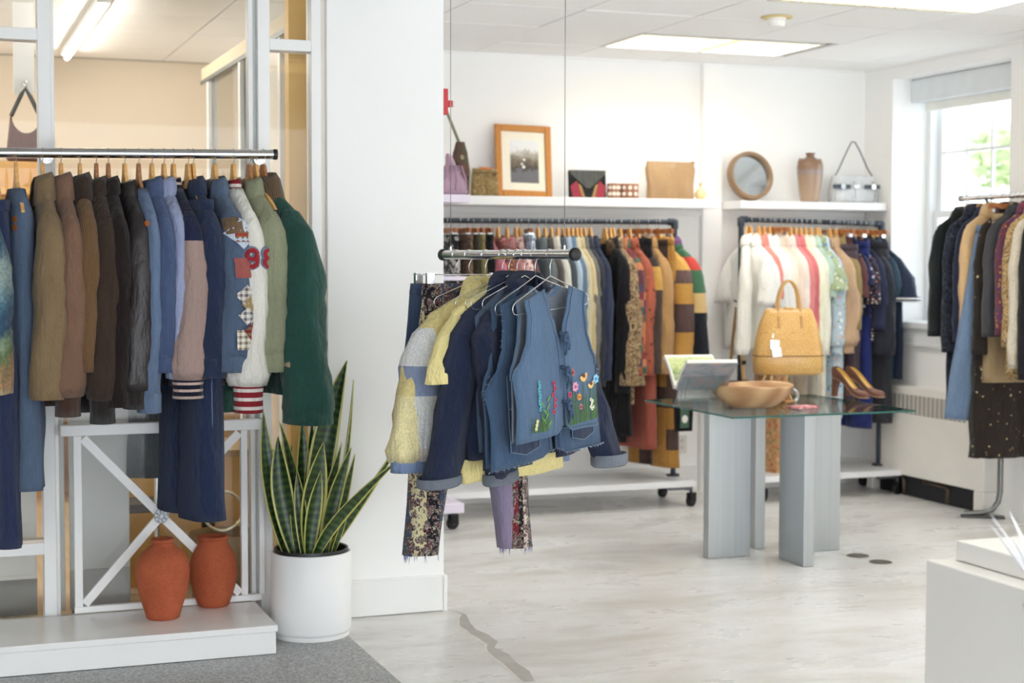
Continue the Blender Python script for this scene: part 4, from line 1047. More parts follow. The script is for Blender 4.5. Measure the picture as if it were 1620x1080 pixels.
for k in range(170):
    right = k < 115
    x = rf.uniform(.016, .215) if right else -rf.uniform(.05, .17)
    z0_ = -.594; h = rf.uniform(.03, .125) if right else rf.uniform(.02, .085)
    dx = rf.uniform(-.008, .008); w = rf.uniform(.0007, .0013)
    a, b, c = skin(x, z0_, .003), skin(x + dx * .5, z0_ + h * .6, .003), skin(x + dx, z0_ + h, .003)
    gr.add([(a[0] - w, a[1], a[2]), (a[0] + w, a[1], a[2]), (b[0] + w * .8, b[1], b[2]), (b[0] - w * .8, b[1], b[2]), c], [(0, 1, 2, 3), (3, 2, 4)])
tag(gr.build('painted_grass', STEMS, fv), kind='stuff')
def stem(x0, x1, z1, mat=STEMS):
    pts = [skin(lerp(x0, x1, f), lerp(-.594, z1, f), .0035) for f in (0, .25, .5, .75, 1)]
    MB().tube(pts, .0014, 5).build('painted_stem', mat, fv, smooth=True)
def bloom(x, z, rad, n, col, cen, wide=.5, half=False):
    mb = MB(); c = Vector(skin(x, z, .005))
    for k in range(n):
        a = (math.pi * (1 + k / max(1, n - 1)) if half else 2 * math.pi * k / n) + .3
        d = Vector((math.cos(a), 0, math.sin(a))); s = Vector((-math.sin(a), 0, math.cos(a)))
        mb.add([c + d * rad * .2, c + d * rad * .55 + s * rad * wide * .5, c + d * rad, c + d * rad * .55 - s * rad * wide * .5], [(0, 1, 2, 3)])
    mb.cur = 1; mb.disc(c + Vector((0, -.002, 0)), rad * .3, 10, (0, -1, 0), .0015)
    mb.build('painted_flower', [plain(col, .8, var=.15, nscale=80), plain(cen, .8)], fv)
for x, z, rad, n, col, cen, wd, hf in ((.118, -.437, .024, 10, (240, 200, 130), (130, 70, 40), .34, True), (.165, -.470, .020, 8, (240, 200, 130), (120, 60, 40), .4, True), (.208, -.460, .019, 6, (138, 196, 226), (96, 160, 210), .8, False), (.064, -.468, .019, 7, (222, 156, 190), (190, 110, 150), .8, False),
        (.052, -.418, .016, 5, (184, 100, 96), (150, 70, 70), .8, False), (.085, -.505, .014, 6, (226, 150, 60), (200, 110, 40), .8, False), (.092, -.54, .012, 5, (196, 110, 150), (160, 70, 110), .8, False), (.030, -.49, .012, 6, (206, 60, 100), (160, 40, 80), .8, False)):
    stem(x + rf.uniform(-.012, .004), x, z); bloom(x, z, rad, n, col, cen, wd, hf)
for x, z in ((.160, -.525), (.165, -.54), (.172, -.532), (.178, -.553), (.168, -.558), (.158, -.55)): bloom(x, z, .007, 5, (240, 240, 232), (220, 210, 150), .9)
for k in range(9): bloom(-.128 + .003 * math.sin(k * 2), -.43 - k * .011, .008, 5, (92, 186, 196), (70, 150, 180), .9)
for k in range(6): bloom(-.055 + .006 * math.sin(k * 2.3), -.44 - k * .019, .0095, 5, (200, 60, 96), (160, 40, 80), .9)
for k in range(3): bloom(-.145 - .004 * k, -.556 - k * .012, .008, 5, (238, 226, 150), (240, 240, 230), .9)
stem(-.12, -.128, -.43); stem(-.062, -.055, -.44)
for k in range(7):
    x = -.095 - .006 * (k % 3); z = -.585 + k * .014
    MB().tube([skin(x, z, .004), skin(x + (-1) ** k * .012, z + .016, .004), skin(x + (-1) ** k * .02, z + .024, .004)], [.001, .003, .0006], 5).build('painted_leaf', plain((118, 172, 80), .8), fv, smooth=True)
# cloth ties at the front edge
for k, z in enumerate((-.29, -.405, -.52)):
    y = surf_y(.034, .235, .01, vv(z)) - .016
    tie = MB().tube([(-.012, y + .008, z + .014), (0, y - .006, z + .008), (.016, y - .008, z), (.026, y, z - .012), (.016, y - .01, z - .02), (-.002, y - .008, z - .012), (-.006, y - .012, z + .004), (.006, y - .014, z + .012)], .0068, 8).build('tie_knot', VB2, fv, smooth=True)
    for dx, dz in ((-.010, -.062), (.012, -.045)):
        MB().tube([(.008, y - .008, z - .008), (.008 + dx * .5, y - .014, z - .03), (.008 + dx, y - .008, z + dz)], [.005, .006, .004], 6).build('tie_end', VB2, tie, smooth=True)
# second waistcoat with raw edges and patch pockets
FIN2 = [(0, .012), (.5, .006), (.62, .012), (.78, .04), (1, .075)]
FOUT2 = [(0, .285), (.3, .28), (.5, .29), (.55, .275), (.63, .235), (.75, .21), (.9, .20), (1, .205)]
ZH2 = -.70
v2, g2 = vest('denim_waistcoat', 'mid blue denim waistcoat with raw edges and dark patch pockets behind the flower waistcoat', 845, R(27), R(-5), FIN2, FOUT2, ZH2, .042, .295, VB2, VB2, [(0, .02), (.2, 0), (1, -.01)], .003, seed=4, desc='raw edged denim waistcoat')
for sx in (-1, 1):
    z0_, z1_ = -.665, -.50
    def sk2(x, z): return (x, -(.042 * max(0, 1 - (abs(x) / .295) ** 2.2) ** .6) - .011, z)
    def pocket(xa, xb, za, zb, mat, lift, nm):
        vs_, fs = [], []
        for j in range(7):
            for i in range(7):
                f, g = i / 6, j / 6; x = lerp(xa, xb, f); z = lerp(za - .018 * (1 - abs(2 * f - 1)), zb, g)
                q = sk2(x * sx, z); vs_.append((q[0], q[1] - lift, q[2]))
        for j in range(6):
            for i in range(6): fs.append((j * 7 + i, j * 7 + i + 1, (j + 1) * 7 + i + 1, (j + 1) * 7 + i))
        o = MB().add(vs_, fs).build(nm, mat, v2, smooth=True, solid=-.003)
        b = MB(); ring = [vs_[i] for i in range(7)] + [vs_[j * 7 + 6] for j in range(1, 7)] + [vs_[42 + i] for i in range(5, -1, -1)] + [vs_[j * 7] for j in range(5, 0, -1)]
        b.tube([(x, y - .002, z) for x, y, z in ring], .0015, 5, closed=True).build('pocket_stitch', STI, o, smooth=True)
        return o
    pocket(.085, .215, -.655, -.51, cloth((52, 70, 104), 'denim', [(90, 108, 140)], seed=76), .0, 'patch_pocket')
    pocket(.10, .215, -.51, -.40, VB2, .0, 'upper_pocket')
fr = MB(); rfr = random.Random(3)
for sx in (-1, 1):
    for row in g2[sx][12:]:
        q = Vector(row[-1])
        for k in range(5):
            a = q + Vector((0, rfr.uniform(-.004, .004), rfr.uniform(-.012, .012))); b = a + Vector((sx * rfr.uniform(.004, .012), rfr.uniform(-.006, .002), rfr.uniform(-.008, .004)))
            fr.add([a, a + Vector((0, 0, .0016)), b], [(0, 1, 2)])
    for q in g2[sx][0]:
        for k in range(6):
            a = Vector(q) + Vector((rfr.uniform(-.012, .012), -.002, 0)); fr.add([a, a + Vector((.0016, 0, 0)), a + Vector((rfr.uniform(-.004, .004), 0, -rfr.uniform(.004, .014)))], [(0, 1, 2)])
tag(fr.build('frayed_edge', plain((170, 186, 204), .9), v2), kind='stuff')
def cj(px, rz, roll, name, label, body, **kw):
    kw.setdefault('hang', 'wire')
    t = top(name, label, kw.pop('cat', 'jacket'), cp(px), RAD_C, R(rz), body, group=GC, seed=px % 89, **kw)
    t.rotation_euler = (0, R(roll), R(rz)); return t
cj(830, 27, -4, 'indigo_jacket', 'dark indigo denim jacket whose right sleeve hangs past the flower waistcoat', INDIGO, W=.46, L=.60, z0=-.125, slope=.085, T=.045, SL=.585, splay=.16, splay2=-.13, srx=(.078, .062), sry=(.05, .042), cuff='fold', cuffmat=VBK, cuffL=.035, collar='shirt', gap=.25, bend=.03, bend2=-.09)
cj(818, 22, -3, 'denim_waistcoat', 'narrow faded denim waistcoat squeezed between the two indigo jackets', cloth((96, 124, 156), 'denim', [(140, 160, 186)], seed=77), W=.40, L=.55, z0=-.125, slope=.085, T=.03, sleeve=None, collar=None, gap=.2, cat='waistcoat')
cj(805, 25, -2, 'indigo_jacket', 'dark indigo denim jacket whose left sleeve hangs over the yellow tee', INDIGO2, W=.46, L=.58, z0=-.125, slope=.085, T=.045, SL=.575, splay=-.07, bend=-.06, splay2=.09, srx=(.085, .07), sry=(.06, .055), cuff='fold', cuffmat=VBK, cuffL=.03, collar='shirt', gap=.25)
YEL = cloth((240, 224, 150), seed=78, var=.06)
cj(795, 20, -2, 'yellow_tee', 'pale yellow cotton tee showing below the denim on the hanging rail', YEL, W=.46, L=.665, z0=-.125, slope=.075, T=.045, sleeve='short', SL=.235, splay=.05, srx=(.085, .10), sry=(.055, .06), collar='round', fold=.014, hemw=1.05, cat='shirt')
def m_quilt():
    t = NT('pastel_quilt'); X = t.sep(); u = t.math('ADD', X[0], t.math('MULTIPLY', X[1], .3))
    def col(st): return t.ramp(t.math('ADD', X[2], 1.0), [(1 + z, dye(c)) for z, c in st], True)
    outer = col([(-1, (240, 226, 166)), (-.62, (240, 226, 166)), (-.50, (232, 212, 138)), (-.365, (164, 184, 136)), (-.26, (200, 206, 222))])
    inner = col([(-1, (226, 214, 200)), (-.68, (226, 226, 222)), (-.50, (142, 156, 190)), (-.40, (228, 228, 228)), (-.27, (232, 214, 146))])
    bodyc = col([(-1, (226, 222, 206)), (-.62, (222, 206, 160)), (-.40, (214, 198, 156)), (-.33, (232, 214, 140))])
    c = t.mix(t.math('GREATER_THAN', u, -.335), outer, inner)
    c = t.mix(t.math('GREATER_THAN', u, -.25), c, bodyc)
    c = t.mix(t.math('GREATER_THAN', u, .215), c, inner)
    pr = t.math('LESS_THAN', t.math('ABSOLUTE', t.math('SUBTRACT', t.noise(80, 3, .6), .5)), .04)
    c = t.mix(t.math('MULTIPLY', pr, .22), c, dye((120, 134, 130)))
    return cloth_finish(t, c, 700, .5, .3, seed=6)
QUILT = m_quilt()
cj(768, 12, 0, 'quilted_patchwork_jacket', 'pastel patchwork quilt jacket at the far end of the hanging rail', QUILT, W=.47, L=.60, z0=-.14, slope=.085, T=.05, SL=.50, splay=.05, splay2=.10, srx=(.095, .085), sry=(.075, .07), cuff='band', cuffmat=cloth((126, 148, 184), seed=79), cuffL=.035, hem='rib', hemL=.04, hemmat=cloth((146, 160, 190), 'floral', [(90, 104, 140), (180, 190, 210)], seed=80), blouse=1.05, collar='shirt')
FL1 = cloth((30, 28, 36), 'scrap', [(70, 92, 120), (214, 204, 160), (206, 196, 150), (32, 30, 40), (28, 28, 38), (64, 80, 110)], x0=-.245, w=.15, seed=4)
FL2 = cloth((140, 124, 148), 'scrap', [(150, 140, 168), (148, 136, 164), (150, 138, 164), (128, 36, 50), (30, 28, 36), (206, 190, 180), (44, 50, 70)], x0=.10, w=.15, plain_to=.42, seed=7)
trousers('patched_jeans', 'ragged patchwork jeans with dark floral and red scraps below the quilt jacket', cp(742), RAD_C, R(4), FL1, group=GC, hang='clip', L=.965, W=.36, T=.03, z0=-.12, hemw=.062, legT=.04, split=.92, frayed=plain((120, 120, 160), .9), leg2=FL2, bandmat=FL1)
skirt('denim_skirt', 'short blue denim skirt clipped at the far left of the hanging rail', cp(722), RAD_C, R(6), cloth((62, 84, 120), 'denim', [(104, 126, 158)], seed=81), group=GC, hang='clip', L=.34, W=.36, T=.03, z0=-.12, hemw=1.15, hemT=1.2, fold=.004)
# ------------------------------------------------------------------ pipe racks along the back wall
RAD_B = .0165
YR = 8.97
BOARD = plain((238, 238, 240), .4, var=.02)
def elbow(mb, p, r): mb.tube([Vector(p) + Vector((0, 0, -.03)), Vector(p) + Vector((0, 0, .03))], r, 14)
def caster(parent, x, y, rz=0.0):
    c = thing('caster', None, None, (x, y, 0), rz); c.parent = parent
    BK = plain((22, 23, 26), .45)
    MB().tube([(0, -.012, .038), (0, .012, .038)], .037, 24).build('wheel', BK, c, smooth=True, sharp=40)
    MB().tube([(0, -.0135, .038), (0, .0135, .038)], .012, 14).build('hub', plain((120, 122, 126), .3, .8), c, smooth=True, sharp=40)
    MB().box(-.022, .03, -.020, -.015, .032, .085).box(-.022, .03, .015, .020, .032, .085).box(-.022, .03, -.020, .020, .080, .087).build('fork', BK, c, bevel=.002)
    MB().tube([(0, 0, .085), (0, 0, .128)], .010, 12).build('stem', plain((90, 92, 96), .35, .8), c, smooth=True, sharp=40)
def pipe_rack(name, label, x0, x1, zr0, zr1, bx0, bx1, left_up=True, bd=(8.72, 9.22)):
    t = thing(name, label, 'clothes rack', ((x0 + x1) / 2, YR, 0), group='pipe clothes racks at the back wall')
    o = Vector((-(x0 + x1) / 2, -YR, 0))
    ZB0, ZB1 = .128, .165
    MB().tube([Vector((x0, YR, zr0)) + o, Vector((x1, YR, zr1)) + o], RAD_B, 18).build('rail', IRON, t, smooth=True, sharp=50)
    for x, z, on in ((x0, zr0, left_up), (x1, zr1, True)):
        if not on: continue
        MB().tube([Vector((x, YR, ZB1)) + o, Vector((x, YR, z - .012)) + o], RAD_B, 18).build('upright', IRON, t, smooth=True, sharp=50)
        MB().tube([Vector((x, YR, z - .045)) + o, Vector((x, YR, z + .008)) + o, Vector((x, YR, z + .016)) + o], [.023, .023, .014], 16).build('elbow', IRON, t, smooth=True, sharp=50)
        sg = 1 if x == x0 else -1
        MB().tube([Vector((x, YR, z)) + o, Vector((x + sg * .045, YR, z)) + o], .022, 16).build('elbow', IRON, t, smooth=True, sharp=50)
        MB().tube([Vector((x, YR, 1.02)) + o, Vector((x, YR, 1.09)) + o], .023, 16).build('coupling', IRON, t, smooth=True, sharp=50)
        MB().tube([Vector((x, YR, ZB1)) + o, Vector((x, YR, ZB1 + .012)) + o], .042, 20).build('floor_flange', IRON, t, smooth=True, sharp=50)
    MB().box(bx0 + o.x, bx1 + o.x, bd[0] - YR, bd[1] - YR, ZB0, ZB1).build('base_board', BOARD, t, bevel=.003)
    for x in (bx0 + .06, bx1 - .015):
        for y in (bd[0] + .035, bd[1] - .06): caster(t, x + o.x, y - YR, R(25))
    for x in (bx1 - .05,):
        MB().tube([(x + o.x - .12, bd[0] + .03 - YR, .120), (x + o.x - .02, bd[0] + .03 - YR, .120), (x + o.x + .03, bd[0] + .03 - YR, .112)], .013, 12).build('caster_arm', plain((120, 122, 126), .35, .8), t, smooth=True, sharp=50)
    return t
ZA0, ZA1 = ony(705, 349, YR).z, ony(1066, 351, YR).z
XA1 = ony(1067, 400, YR).x
pipe_rack('pipe_rack', 'dark iron pipe clothes rack on a white wheeled board below the long shelf', 2.55, XA1, ZA0, ZA1, 2.62, 4.47, False)
ZD0, ZD1 = ony(1173, 347, YR).z, ony(1394, 354, YR).z
XD0, XD1 = ony(1172, 400, YR).x, ony(1394, 400, YR).x
pipe_rack('pipe_rack', 'dark iron pipe clothes rack on a white wheeled board beside the radiator', XD0, XD1, ZD0, ZD1, 4.90, 5.975, True)
def rackfn(x0, x1, z0, z1, GR, where):
    def pos(px):
        x = ony(px, 350, YR).x; return (x, YR, lerp(z0, z1, (x - x0) / (x1 - x0)))
    def drop(px, py): return pos(px)[2] + RAD_B - ony(px + 22, py, YR - .2).z
    def j(px, name, label, cat, bottom, body, d=4, **kw):
        p = pos(px); D = drop(px, bottom)
        kw.setdefault('z0', -.155); kw.setdefault('slope', .10); kw.setdefault('W', .42)
        s = kw.get('sleeve', 'long')
        bodyL = kw.pop('hemy', None)
        kw['L'] = (drop(px, bodyL) + kw['z0']) if bodyL else (D + kw['z0'] - .02)
        if s == 'long': kw.setdefault('SL', D + kw['z0'] - kw['slope'] - (kw.get('cuffL', .06) if kw.get('cuff') in ('rib', 'band') else 0))
        elif s == 'short': kw.setdefault('SL', .22)
        kw.setdefault('srx', (.062, .05)); kw.setdefault('sry', (.045, .042)); kw.setdefault('T', .032)
        return top(name, label, cat, p, RAD_B, NB + R(d), body, group=GR, seed=int(px) % 83 + len(GR), n=28, **kw)
    def tr(px, name, label, bottom, body, d=3, **kw):
        return trousers(name, label, pos(px), RAD_B, NB + R(d), body, group=GR, L=drop(px, bottom) - .10, seed=int(px), **kw)
    def sk(px, name, label, bottom, body, d=3, **kw):
        return skirt(name, label, pos(px), RAD_B, NB + R(d), body, group=GR, L=drop(px, bottom) - .10, seed=int(px), **kw)
    return pos, j, tr, sk
pos, J, TR, SK = rackfn(2.55, XA1, ZA0, ZA1, 'clothes on the pipe rack under the long shelf', 0)
TR(706, 'black_trousers', 'black and white trousers on the brown clamp hanger nearest the column', 600, cloth((40, 38, 44), 'camo', [(30, 30, 36), (40, 38, 44), (190, 186, 182), (36, 34, 40)], seed=1))
SK(727, 'leopard_skirt', 'brown leopard print skirt on a clamp hanger near the column', 600, cloth((110, 84, 66), 'floral', [(60, 44, 38), (150, 122, 100), (90, 66, 52)], s=2.4, seed=2), hemw=1.2, W=.36)
TR(739, 'olive_trousers', 'dark olive trousers behind the leopard skirt', 620, cloth((70, 66, 46), seed=3), W=.36)
TR(748, 'khaki_trousers', 'yellow khaki trousers between the olive and black trousers', 620, cloth((146, 132, 80), seed=4))
TR(761, 'black_jeans', 'plain black jeans left of the rose blouse', 620, cloth((34, 33, 38), seed=5))
J(773, 'rose_blouse', 'plain rose pink blouse on the left pipe rack', 'blouse', 560, cloth((206, 118, 136), seed=6), collar='round')
J(788, 'paisley_blouse', 'rust brown paisley blouse with yellow flecks', 'blouse', 560, cloth((130, 78, 74), 'floral', [(206, 160, 60), (170, 90, 90), (90, 60, 80), (200, 130, 130)], s=1.4, seed=7))
J(802, 'dusty_pink_blouse', 'dusty pink wrap blouse with a red print', 'blouse', 570, cloth((186, 130, 128), 'floral', [(150, 60, 60), (210, 160, 150)], s=1.2, seed=8))
J(816, 'floral_blouse', 'pale pink floral blouse left of the plum blouse', 'blouse', 560, cloth((226, 196, 188), 'floral', [(190, 110, 110), (230, 210, 200)], s=1.5, seed=9))
J(823, 'plum_blouse', 'plum brown blouse behind the pale pink floral one', 'blouse', 560, cloth((104, 72, 74), seed=10))
SK(836, 'striped_skirt', 'blue striped skirt on a tilted clamp hanger', 590, cloth((108, 130, 158), 'vstripe', [(200, 206, 214)], seed=11), d=-14)
J(851, 'slate_shirt', 'slate grey green shirt on the left pipe rack', 'shirt', 600, cloth((112, 122, 124), seed=12))
J(862, 'taupe_cardigan', 'dark taupe cardigan right of the slate shirt', 'cardigan', 600, cloth((92, 86, 84), 'knit', seed=13))
J(872, 'cream_blouse', 'greyish cream blouse left of the dark slate shirt', 'blouse', 600, cloth((212, 208, 196), seed=14))
J(882, 'dark_slate_shirt', 'dark slate shirt behind the end cap of the hanging rail', 'shirt', 600, cloth((76, 86, 94), seed=15))
J(891, 'pale_blue_blouse', 'pale blue blouse right of the dark slate shirt', 'blouse', 600, cloth((176, 194, 208), seed=16))
J(898, 'denim_shirt', 'faded blue denim shirt left of the ivory knit', 'shirt', 600, cloth((110, 140, 170), 'denim', seed=17))
J(905, 'ivory_sweater', 'ivory knit sweater left of the butter yellow cardigan', 'sweater', 600, cloth((230, 220, 184), 'knit', seed=18))
J(912, 'butter_cardigan', 'butter yellow cardigan right of the ivory knit', 'cardigan', 605, cloth((226, 204, 150), 'knit', seed=19))
J(918, 'grey_sweater', 'mid grey marled sweater on the left pipe rack', 'sweater', 600, cloth((140, 138, 130), 'tweed', [(90, 90, 86)], seed=20))
J(925, 'charcoal_jacket', 'charcoal jacket right of the grey marled sweater', 'jacket', 610, cloth((58, 60, 70), seed=21))
J(934, 'navy_denim_jacket', 'navy denim jacket left of the black dress', 'jacket', 600, cloth((42, 52, 86), 'denim', [(66, 80, 116)], seed=22))
J(957, 'black_dress', 'long black dress with gold floral lining on a wide hanger', 'dress', 640, cloth((24, 22, 26), seed=23, var=.05), sleeve=None, collar='lapel', colmat=cloth((90, 70, 46), 'floral', [(150, 116, 66), (60, 44, 36)], s=1.6, seed=24), hemy=690, hemw=1.2, hemT=1.6, d=18)
J(965, 'velvet_dress', 'plain black velvet dress beside the brocade coat', 'dress', 620, cloth((30, 28, 34), seed=25, var=.05), hemy=700, T=.03)
J(970, 'brocade_coat', 'long gold and brown brocade coat with wide sleeves', 'coat', 608, cloth((150, 122, 84), 'camo', [(92, 70, 50), (170, 142, 100), (120, 92, 62), (190, 164, 122), (84, 64, 48), (160, 130, 90)], s=1.6, seed=26), srx=(.07, .075), sry=(.06, .085), hemy=640, d=10)
J(981, 'patchwork_jacket', 'orange, green and plum patchwork jacket on the left pipe rack', 'jacket', 592, cloth((150, 90, 60), 'patch', [(186, 104, 66), (140, 56, 64), (78, 112, 92), (196, 120, 78), (110, 60, 70), (206, 130, 80), (90, 76, 100)], q=.045, seed=27), srx=(.066, .06), sry=(.055, .06), d=8)
J(996, 'rust_cardigan', 'rust floral cardigan right of the patchwork jacket', 'cardigan', 592, cloth((178, 92, 64), 'floral', [(200, 120, 90), (110, 50, 40)], s=1.0, seed=28, dens=.5), sry=(.05, .05), d=8)
TR(1004, 'rust_trousers', 'rust corduroy trousers with black tops below the rust cardigan', 706, cloth((168, 86, 66), 'blocks', [(-1.4, (168, 86, 68)), (-.72, (34, 32, 36))], seed=29), W=.34, legT=.05, d=12, z0=-.12)
J(1009, 'brown_cardigan', 'dark brown cardigan with mustard yoke', 'cardigan', 590, cloth((70, 56, 50), 'blocks', [(-1.4, (84, 68, 60)), (-.44, (206, 158, 60)), (-.30, (70, 56, 50))], seed=30), d=8)
J(1024, 'camel_shirt', 'camel tan suede shirt right of the mustard yoke cardigan', 'shirt', 590, cloth((186, 142, 84), 'suede', seed=31), sry=(.055, .055), d=8)
MB_BLK = [(-1.4, (176, 126, 42)), (-.92, (92, 70, 66)), (-.78, (200, 150, 54)), (-.68, (94, 72, 68)), (-.54, (198, 146, 50)), (-.43, (106, 82, 76)), (-.35, (208, 158, 60))]
J(1041, 'mustard_sweater', 'mustard and brown colour block sweater with a long sleeve', 'sweater', 572, cloth((206, 156, 60), 'blocks', [(-1.4, (196, 144, 52)), (-.70, (98, 74, 70)), (-.53, (202, 150, 54)), (-.40, (112, 88, 82)), (-.32, (210, 160, 62))], seed=32), srx=(.07, .066), sry=(.066, .075), d=26)
TR(1036, 'mustard_trousers', 'long mustard and brown patch trousers hanging lowest on the left pipe rack', 735, cloth((190, 140, 50), 'patch', [(192, 138, 48), (92, 70, 64), (176, 126, 44), (200, 148, 56)], q=.13, seed=33), W=.36, legT=.055, d=14, z0=-.12)
J(1059, 'block_sweater', 'red, green, yellow and black block sweater at the right end of the pipe rack', 'sweater', 577, cloth((40, 90, 70), 'blocks', [(-1.4, (28, 30, 40)), (-.60, (28, 34, 44)), (-.58, (214, 180, 116)), (-.46, (70, 116, 84)), (-.32, (204, 66, 54)), (-.24, (70, 120, 88)), (-.16, (120, 84, 130))], seed=34), srx=(.07, .06), sry=(.055, .06), d=26, splay=.06)

pos2, J2, TR2, SK2 = rackfn(XD0, XD1, ZD0, ZD1, 'clothes on the pipe rack beside the radiator', 0)
WHT = lambda s: cloth((240, 238, 232), seed=s, var=.04)
J2(1181, 'sheer_blouse', 'loose sheer ivory blouse at the left end of the right rack', 'blouse', 560, cloth((244, 240, 230), seed=41, var=.04), d=-30, splay=.02, srx=(.055, .05), sry=(.04, .045), W=.38)
J2(1187, 'white_shirt', 'large white collared shirt in front of the right rack upright', 'shirt', 452, WHT(42), hemy=556, sleeve='short', SL=.30, d=10, srx=(.08, .08), sry=(.06, .07), hemw=1.1, T=.045)
J2(1200, 'coral_blouse', 'coral short sleeved blouse between two white tops', 'blouse', 472, cloth((232, 142, 128), seed=43), d=6)
J2(1208, 'white_tunic', 'long plain white tunic right of the coral blouse', 'tunic', 560, WHT(44), d=5)
J2(1217, 'lace_top', 'plain white top right of the long white tunic', 'top', 540, WHT(45), d=5)
J2(1225, 'cream_shirt', 'cream cotton shirt above the tan handbag', 'shirt', 560, cloth((246, 232, 210), seed=46), d=5)
J2(1234, 'peach_shirt', 'pale peach shirt right of the cream cotton shirt', 'shirt', 560, cloth((248, 220, 200), seed=47), d=5)
J2(1243, 'blush_blouse', 'blush blouse with soft folds above the handbag handles', 'blouse', 560, cloth((250, 228, 216), seed=48), d=5)
J2(1250, 'rose_shirt', 'rose shirt squeezed left of the long coral dress', 'shirt', 520, cloth((232, 140, 140), seed=49), d=5)
J2(1258, 'coral_dress', 'long coral pink dress behind the tan handbag', 'dress', 560, cloth((226, 120, 122), seed=50), d=5)
J2(1266, 'lemon_blouse', 'very pale lemon blouse right of the coral dress', 'blouse', 545, cloth((246, 240, 210), seed=51), d=5, hemy=560)
J2(1274, 'ivory_dress', 'ivory pleated dress reaching behind the handbag', 'dress', 560, cloth((242, 236, 216), seed=52), d=5, hemy=640)
J2(1283, 'seafoam_blouse', 'seafoam green blouse left of the ruffled floral blouse', 'blouse', 470, cloth((190, 214, 196), seed=53), d=6)
J2(1292, 'ruffle_blouse', 'sage floral blouse with a ruffled short sleeve', 'blouse', 430, cloth((176, 190, 150), 'floral', [(120, 150, 190), (230, 230, 210), (150, 170, 120)], s=1.4, seed=54), sleeve='short', SL=.20, srx=(.07, .10), sry=(.05, .07), hemy=500, d=8)
J2(1296, 'floral_dress', 'long pale blue floral dress with gathered sleeves', 'dress', 560, cloth((196, 214, 226), 'floral', [(120, 160, 200), (230, 190, 190), (160, 190, 160), (240, 240, 240)], s=1.3, seed=55), d=6, hemy=660, cuff='rib', cuffL=.05, blouse=1.2, hemw=1.2)
J2(1312, 'tan_sweater', 'tan sweater with a full balloon sleeve on the right rack', 'sweater', 558, cloth((206, 170, 134), seed=56), cuff='rib', cuffL=.05, puff=.25, blouse=1.1, srx=(.065, .06), sry=(.055, .06), d=7)
J2(1322, 'mustard_cardigan', 'olive mustard cable knit cardigan right of the tan sweater', 'cardigan', 520, cloth((178, 152, 88), 'knit', seed=57), d=7, sry=(.05, .045))
SK2(1326, 'tweed_skirt', 'plum grey tweed skirt below the mustard cardigan', 622, cloth((104, 88, 98), 'tweed', [(60, 50, 60)], seed=58), W=.40, hemw=1.05, T=.045, z0=-.16)
J2(1333, 'burgundy_blouse', 'dark burgundy blouse between mustard cardigan and navy floral blouse', 'blouse', 470, cloth((106, 66, 68), seed=59), d=6)
J2(1340, 'navy_floral_blouse', 'navy blouse scattered with white flowers', 'blouse', 450, cloth((40, 44, 82), 'floral', [(226, 226, 230), (40, 44, 82), (40, 44, 82), (190, 196, 214)], s=1.0, seed=60, dens=.5), d=7, hemy=500)
TR2(1345, 'royal_blue_trousers', 'royal blue trousers showing above and below the glass table', 668, cloth((44, 58, 126), seed=61), W=.36, legT=.045, z0=-.14, d=8)
J2(1350, 'multicolour_blouse', 'dark blouse with a small orange and white floral print', 'blouse', 480, cloth((50, 44, 56), 'floral', [(206, 130, 100), (226, 220, 210), (90, 90, 130), (160, 70, 70)], s=2.2, seed=62), d=7, hemy=540)
J2(1360, 'navy_shirt_dress', 'navy shirt dress left of the charcoal coat', 'dress', 520, cloth((52, 58, 86), seed=63), d=7, hemy=560)
J2(1368, 'charcoal_coat', 'charcoal navy coat with a wide straight hem', 'coat', 560, cloth((52, 54, 66), seed=64), d=10, hemy=565, srx=(.07, .07), sry=(.05, .06))
TR2(1374, 'charcoal_trousers', 'charcoal grey trousers ending below the glass table top', 660, cloth((70, 70, 78), seed=65), W=.36, legT=.05, z0=-.14, d=10)
J2(1378, 'teal_blouse', 'dark teal blouse left of the trimmed navy tee', 'blouse', 470, cloth((50, 74, 92), seed=66), d=12, hemy=600)
J2(1385, 'trimmed_tee', 'navy tee with white trimmed sleeve at the window end of the rack', 'shirt', 452, cloth((48, 60, 84), seed=67), sleeve='short', SL=.26, srx=(.075, .085), sry=(.05, .065), cuff='fold', cuffmat=cloth((48, 60, 84), 'stripe', [(236, 236, 236)], q=.02, seed=68), cuffL=.02, d=22, splay=.06, hemy=600)
SK2(1222, 'orange_floral_skirt', 'orange floral skirt seen under the glass table', 704, cloth((224, 170, 110), 'floral', [(206, 90, 60), (240, 210, 140), (150, 150, 90), (230, 130, 80)], s=1.4, seed=69), W=.36, T=.03, z0=-.30, hemw=1.0, hemT=1.1, fold=.004)

# short shelving unit tucked behind the column
nk = thing('nook_unit', 'white shelving rack end peeking out behind the column', 'shelving unit', (2.83, 8.35, 0))
SHADE_WHITE = plain((230, 222, 238), .5, var=.02)  # white boards; the lilac cast of their shade is in the colour
xe = .0; z_a = ony(750, 314, 8.35).z
MB().box(-.55, xe + .035, 0, .36, z_a - .022, z_a + .022).build('top_shelf', SHADE_WHITE, nk, bevel=.003)
MB().box(-.55, xe + .035, 0, .30, 1.415, 1.437).build('middle_shelf', SHADE_WHITE, nk, bevel=.003)
MB().box(-.55, xe, 0, .36, .11, .165).build('base_board', SHADE_WHITE, nk, bevel=.003)
MB().tube([(-.50, .18, .165), (-.50, .18, z_a - .022)], .0165, 14).build('upright', IRON, nk, smooth=True, sharp=50)
caster(nk, -.03, .12, R(20)); caster(nk, -.45, .12)
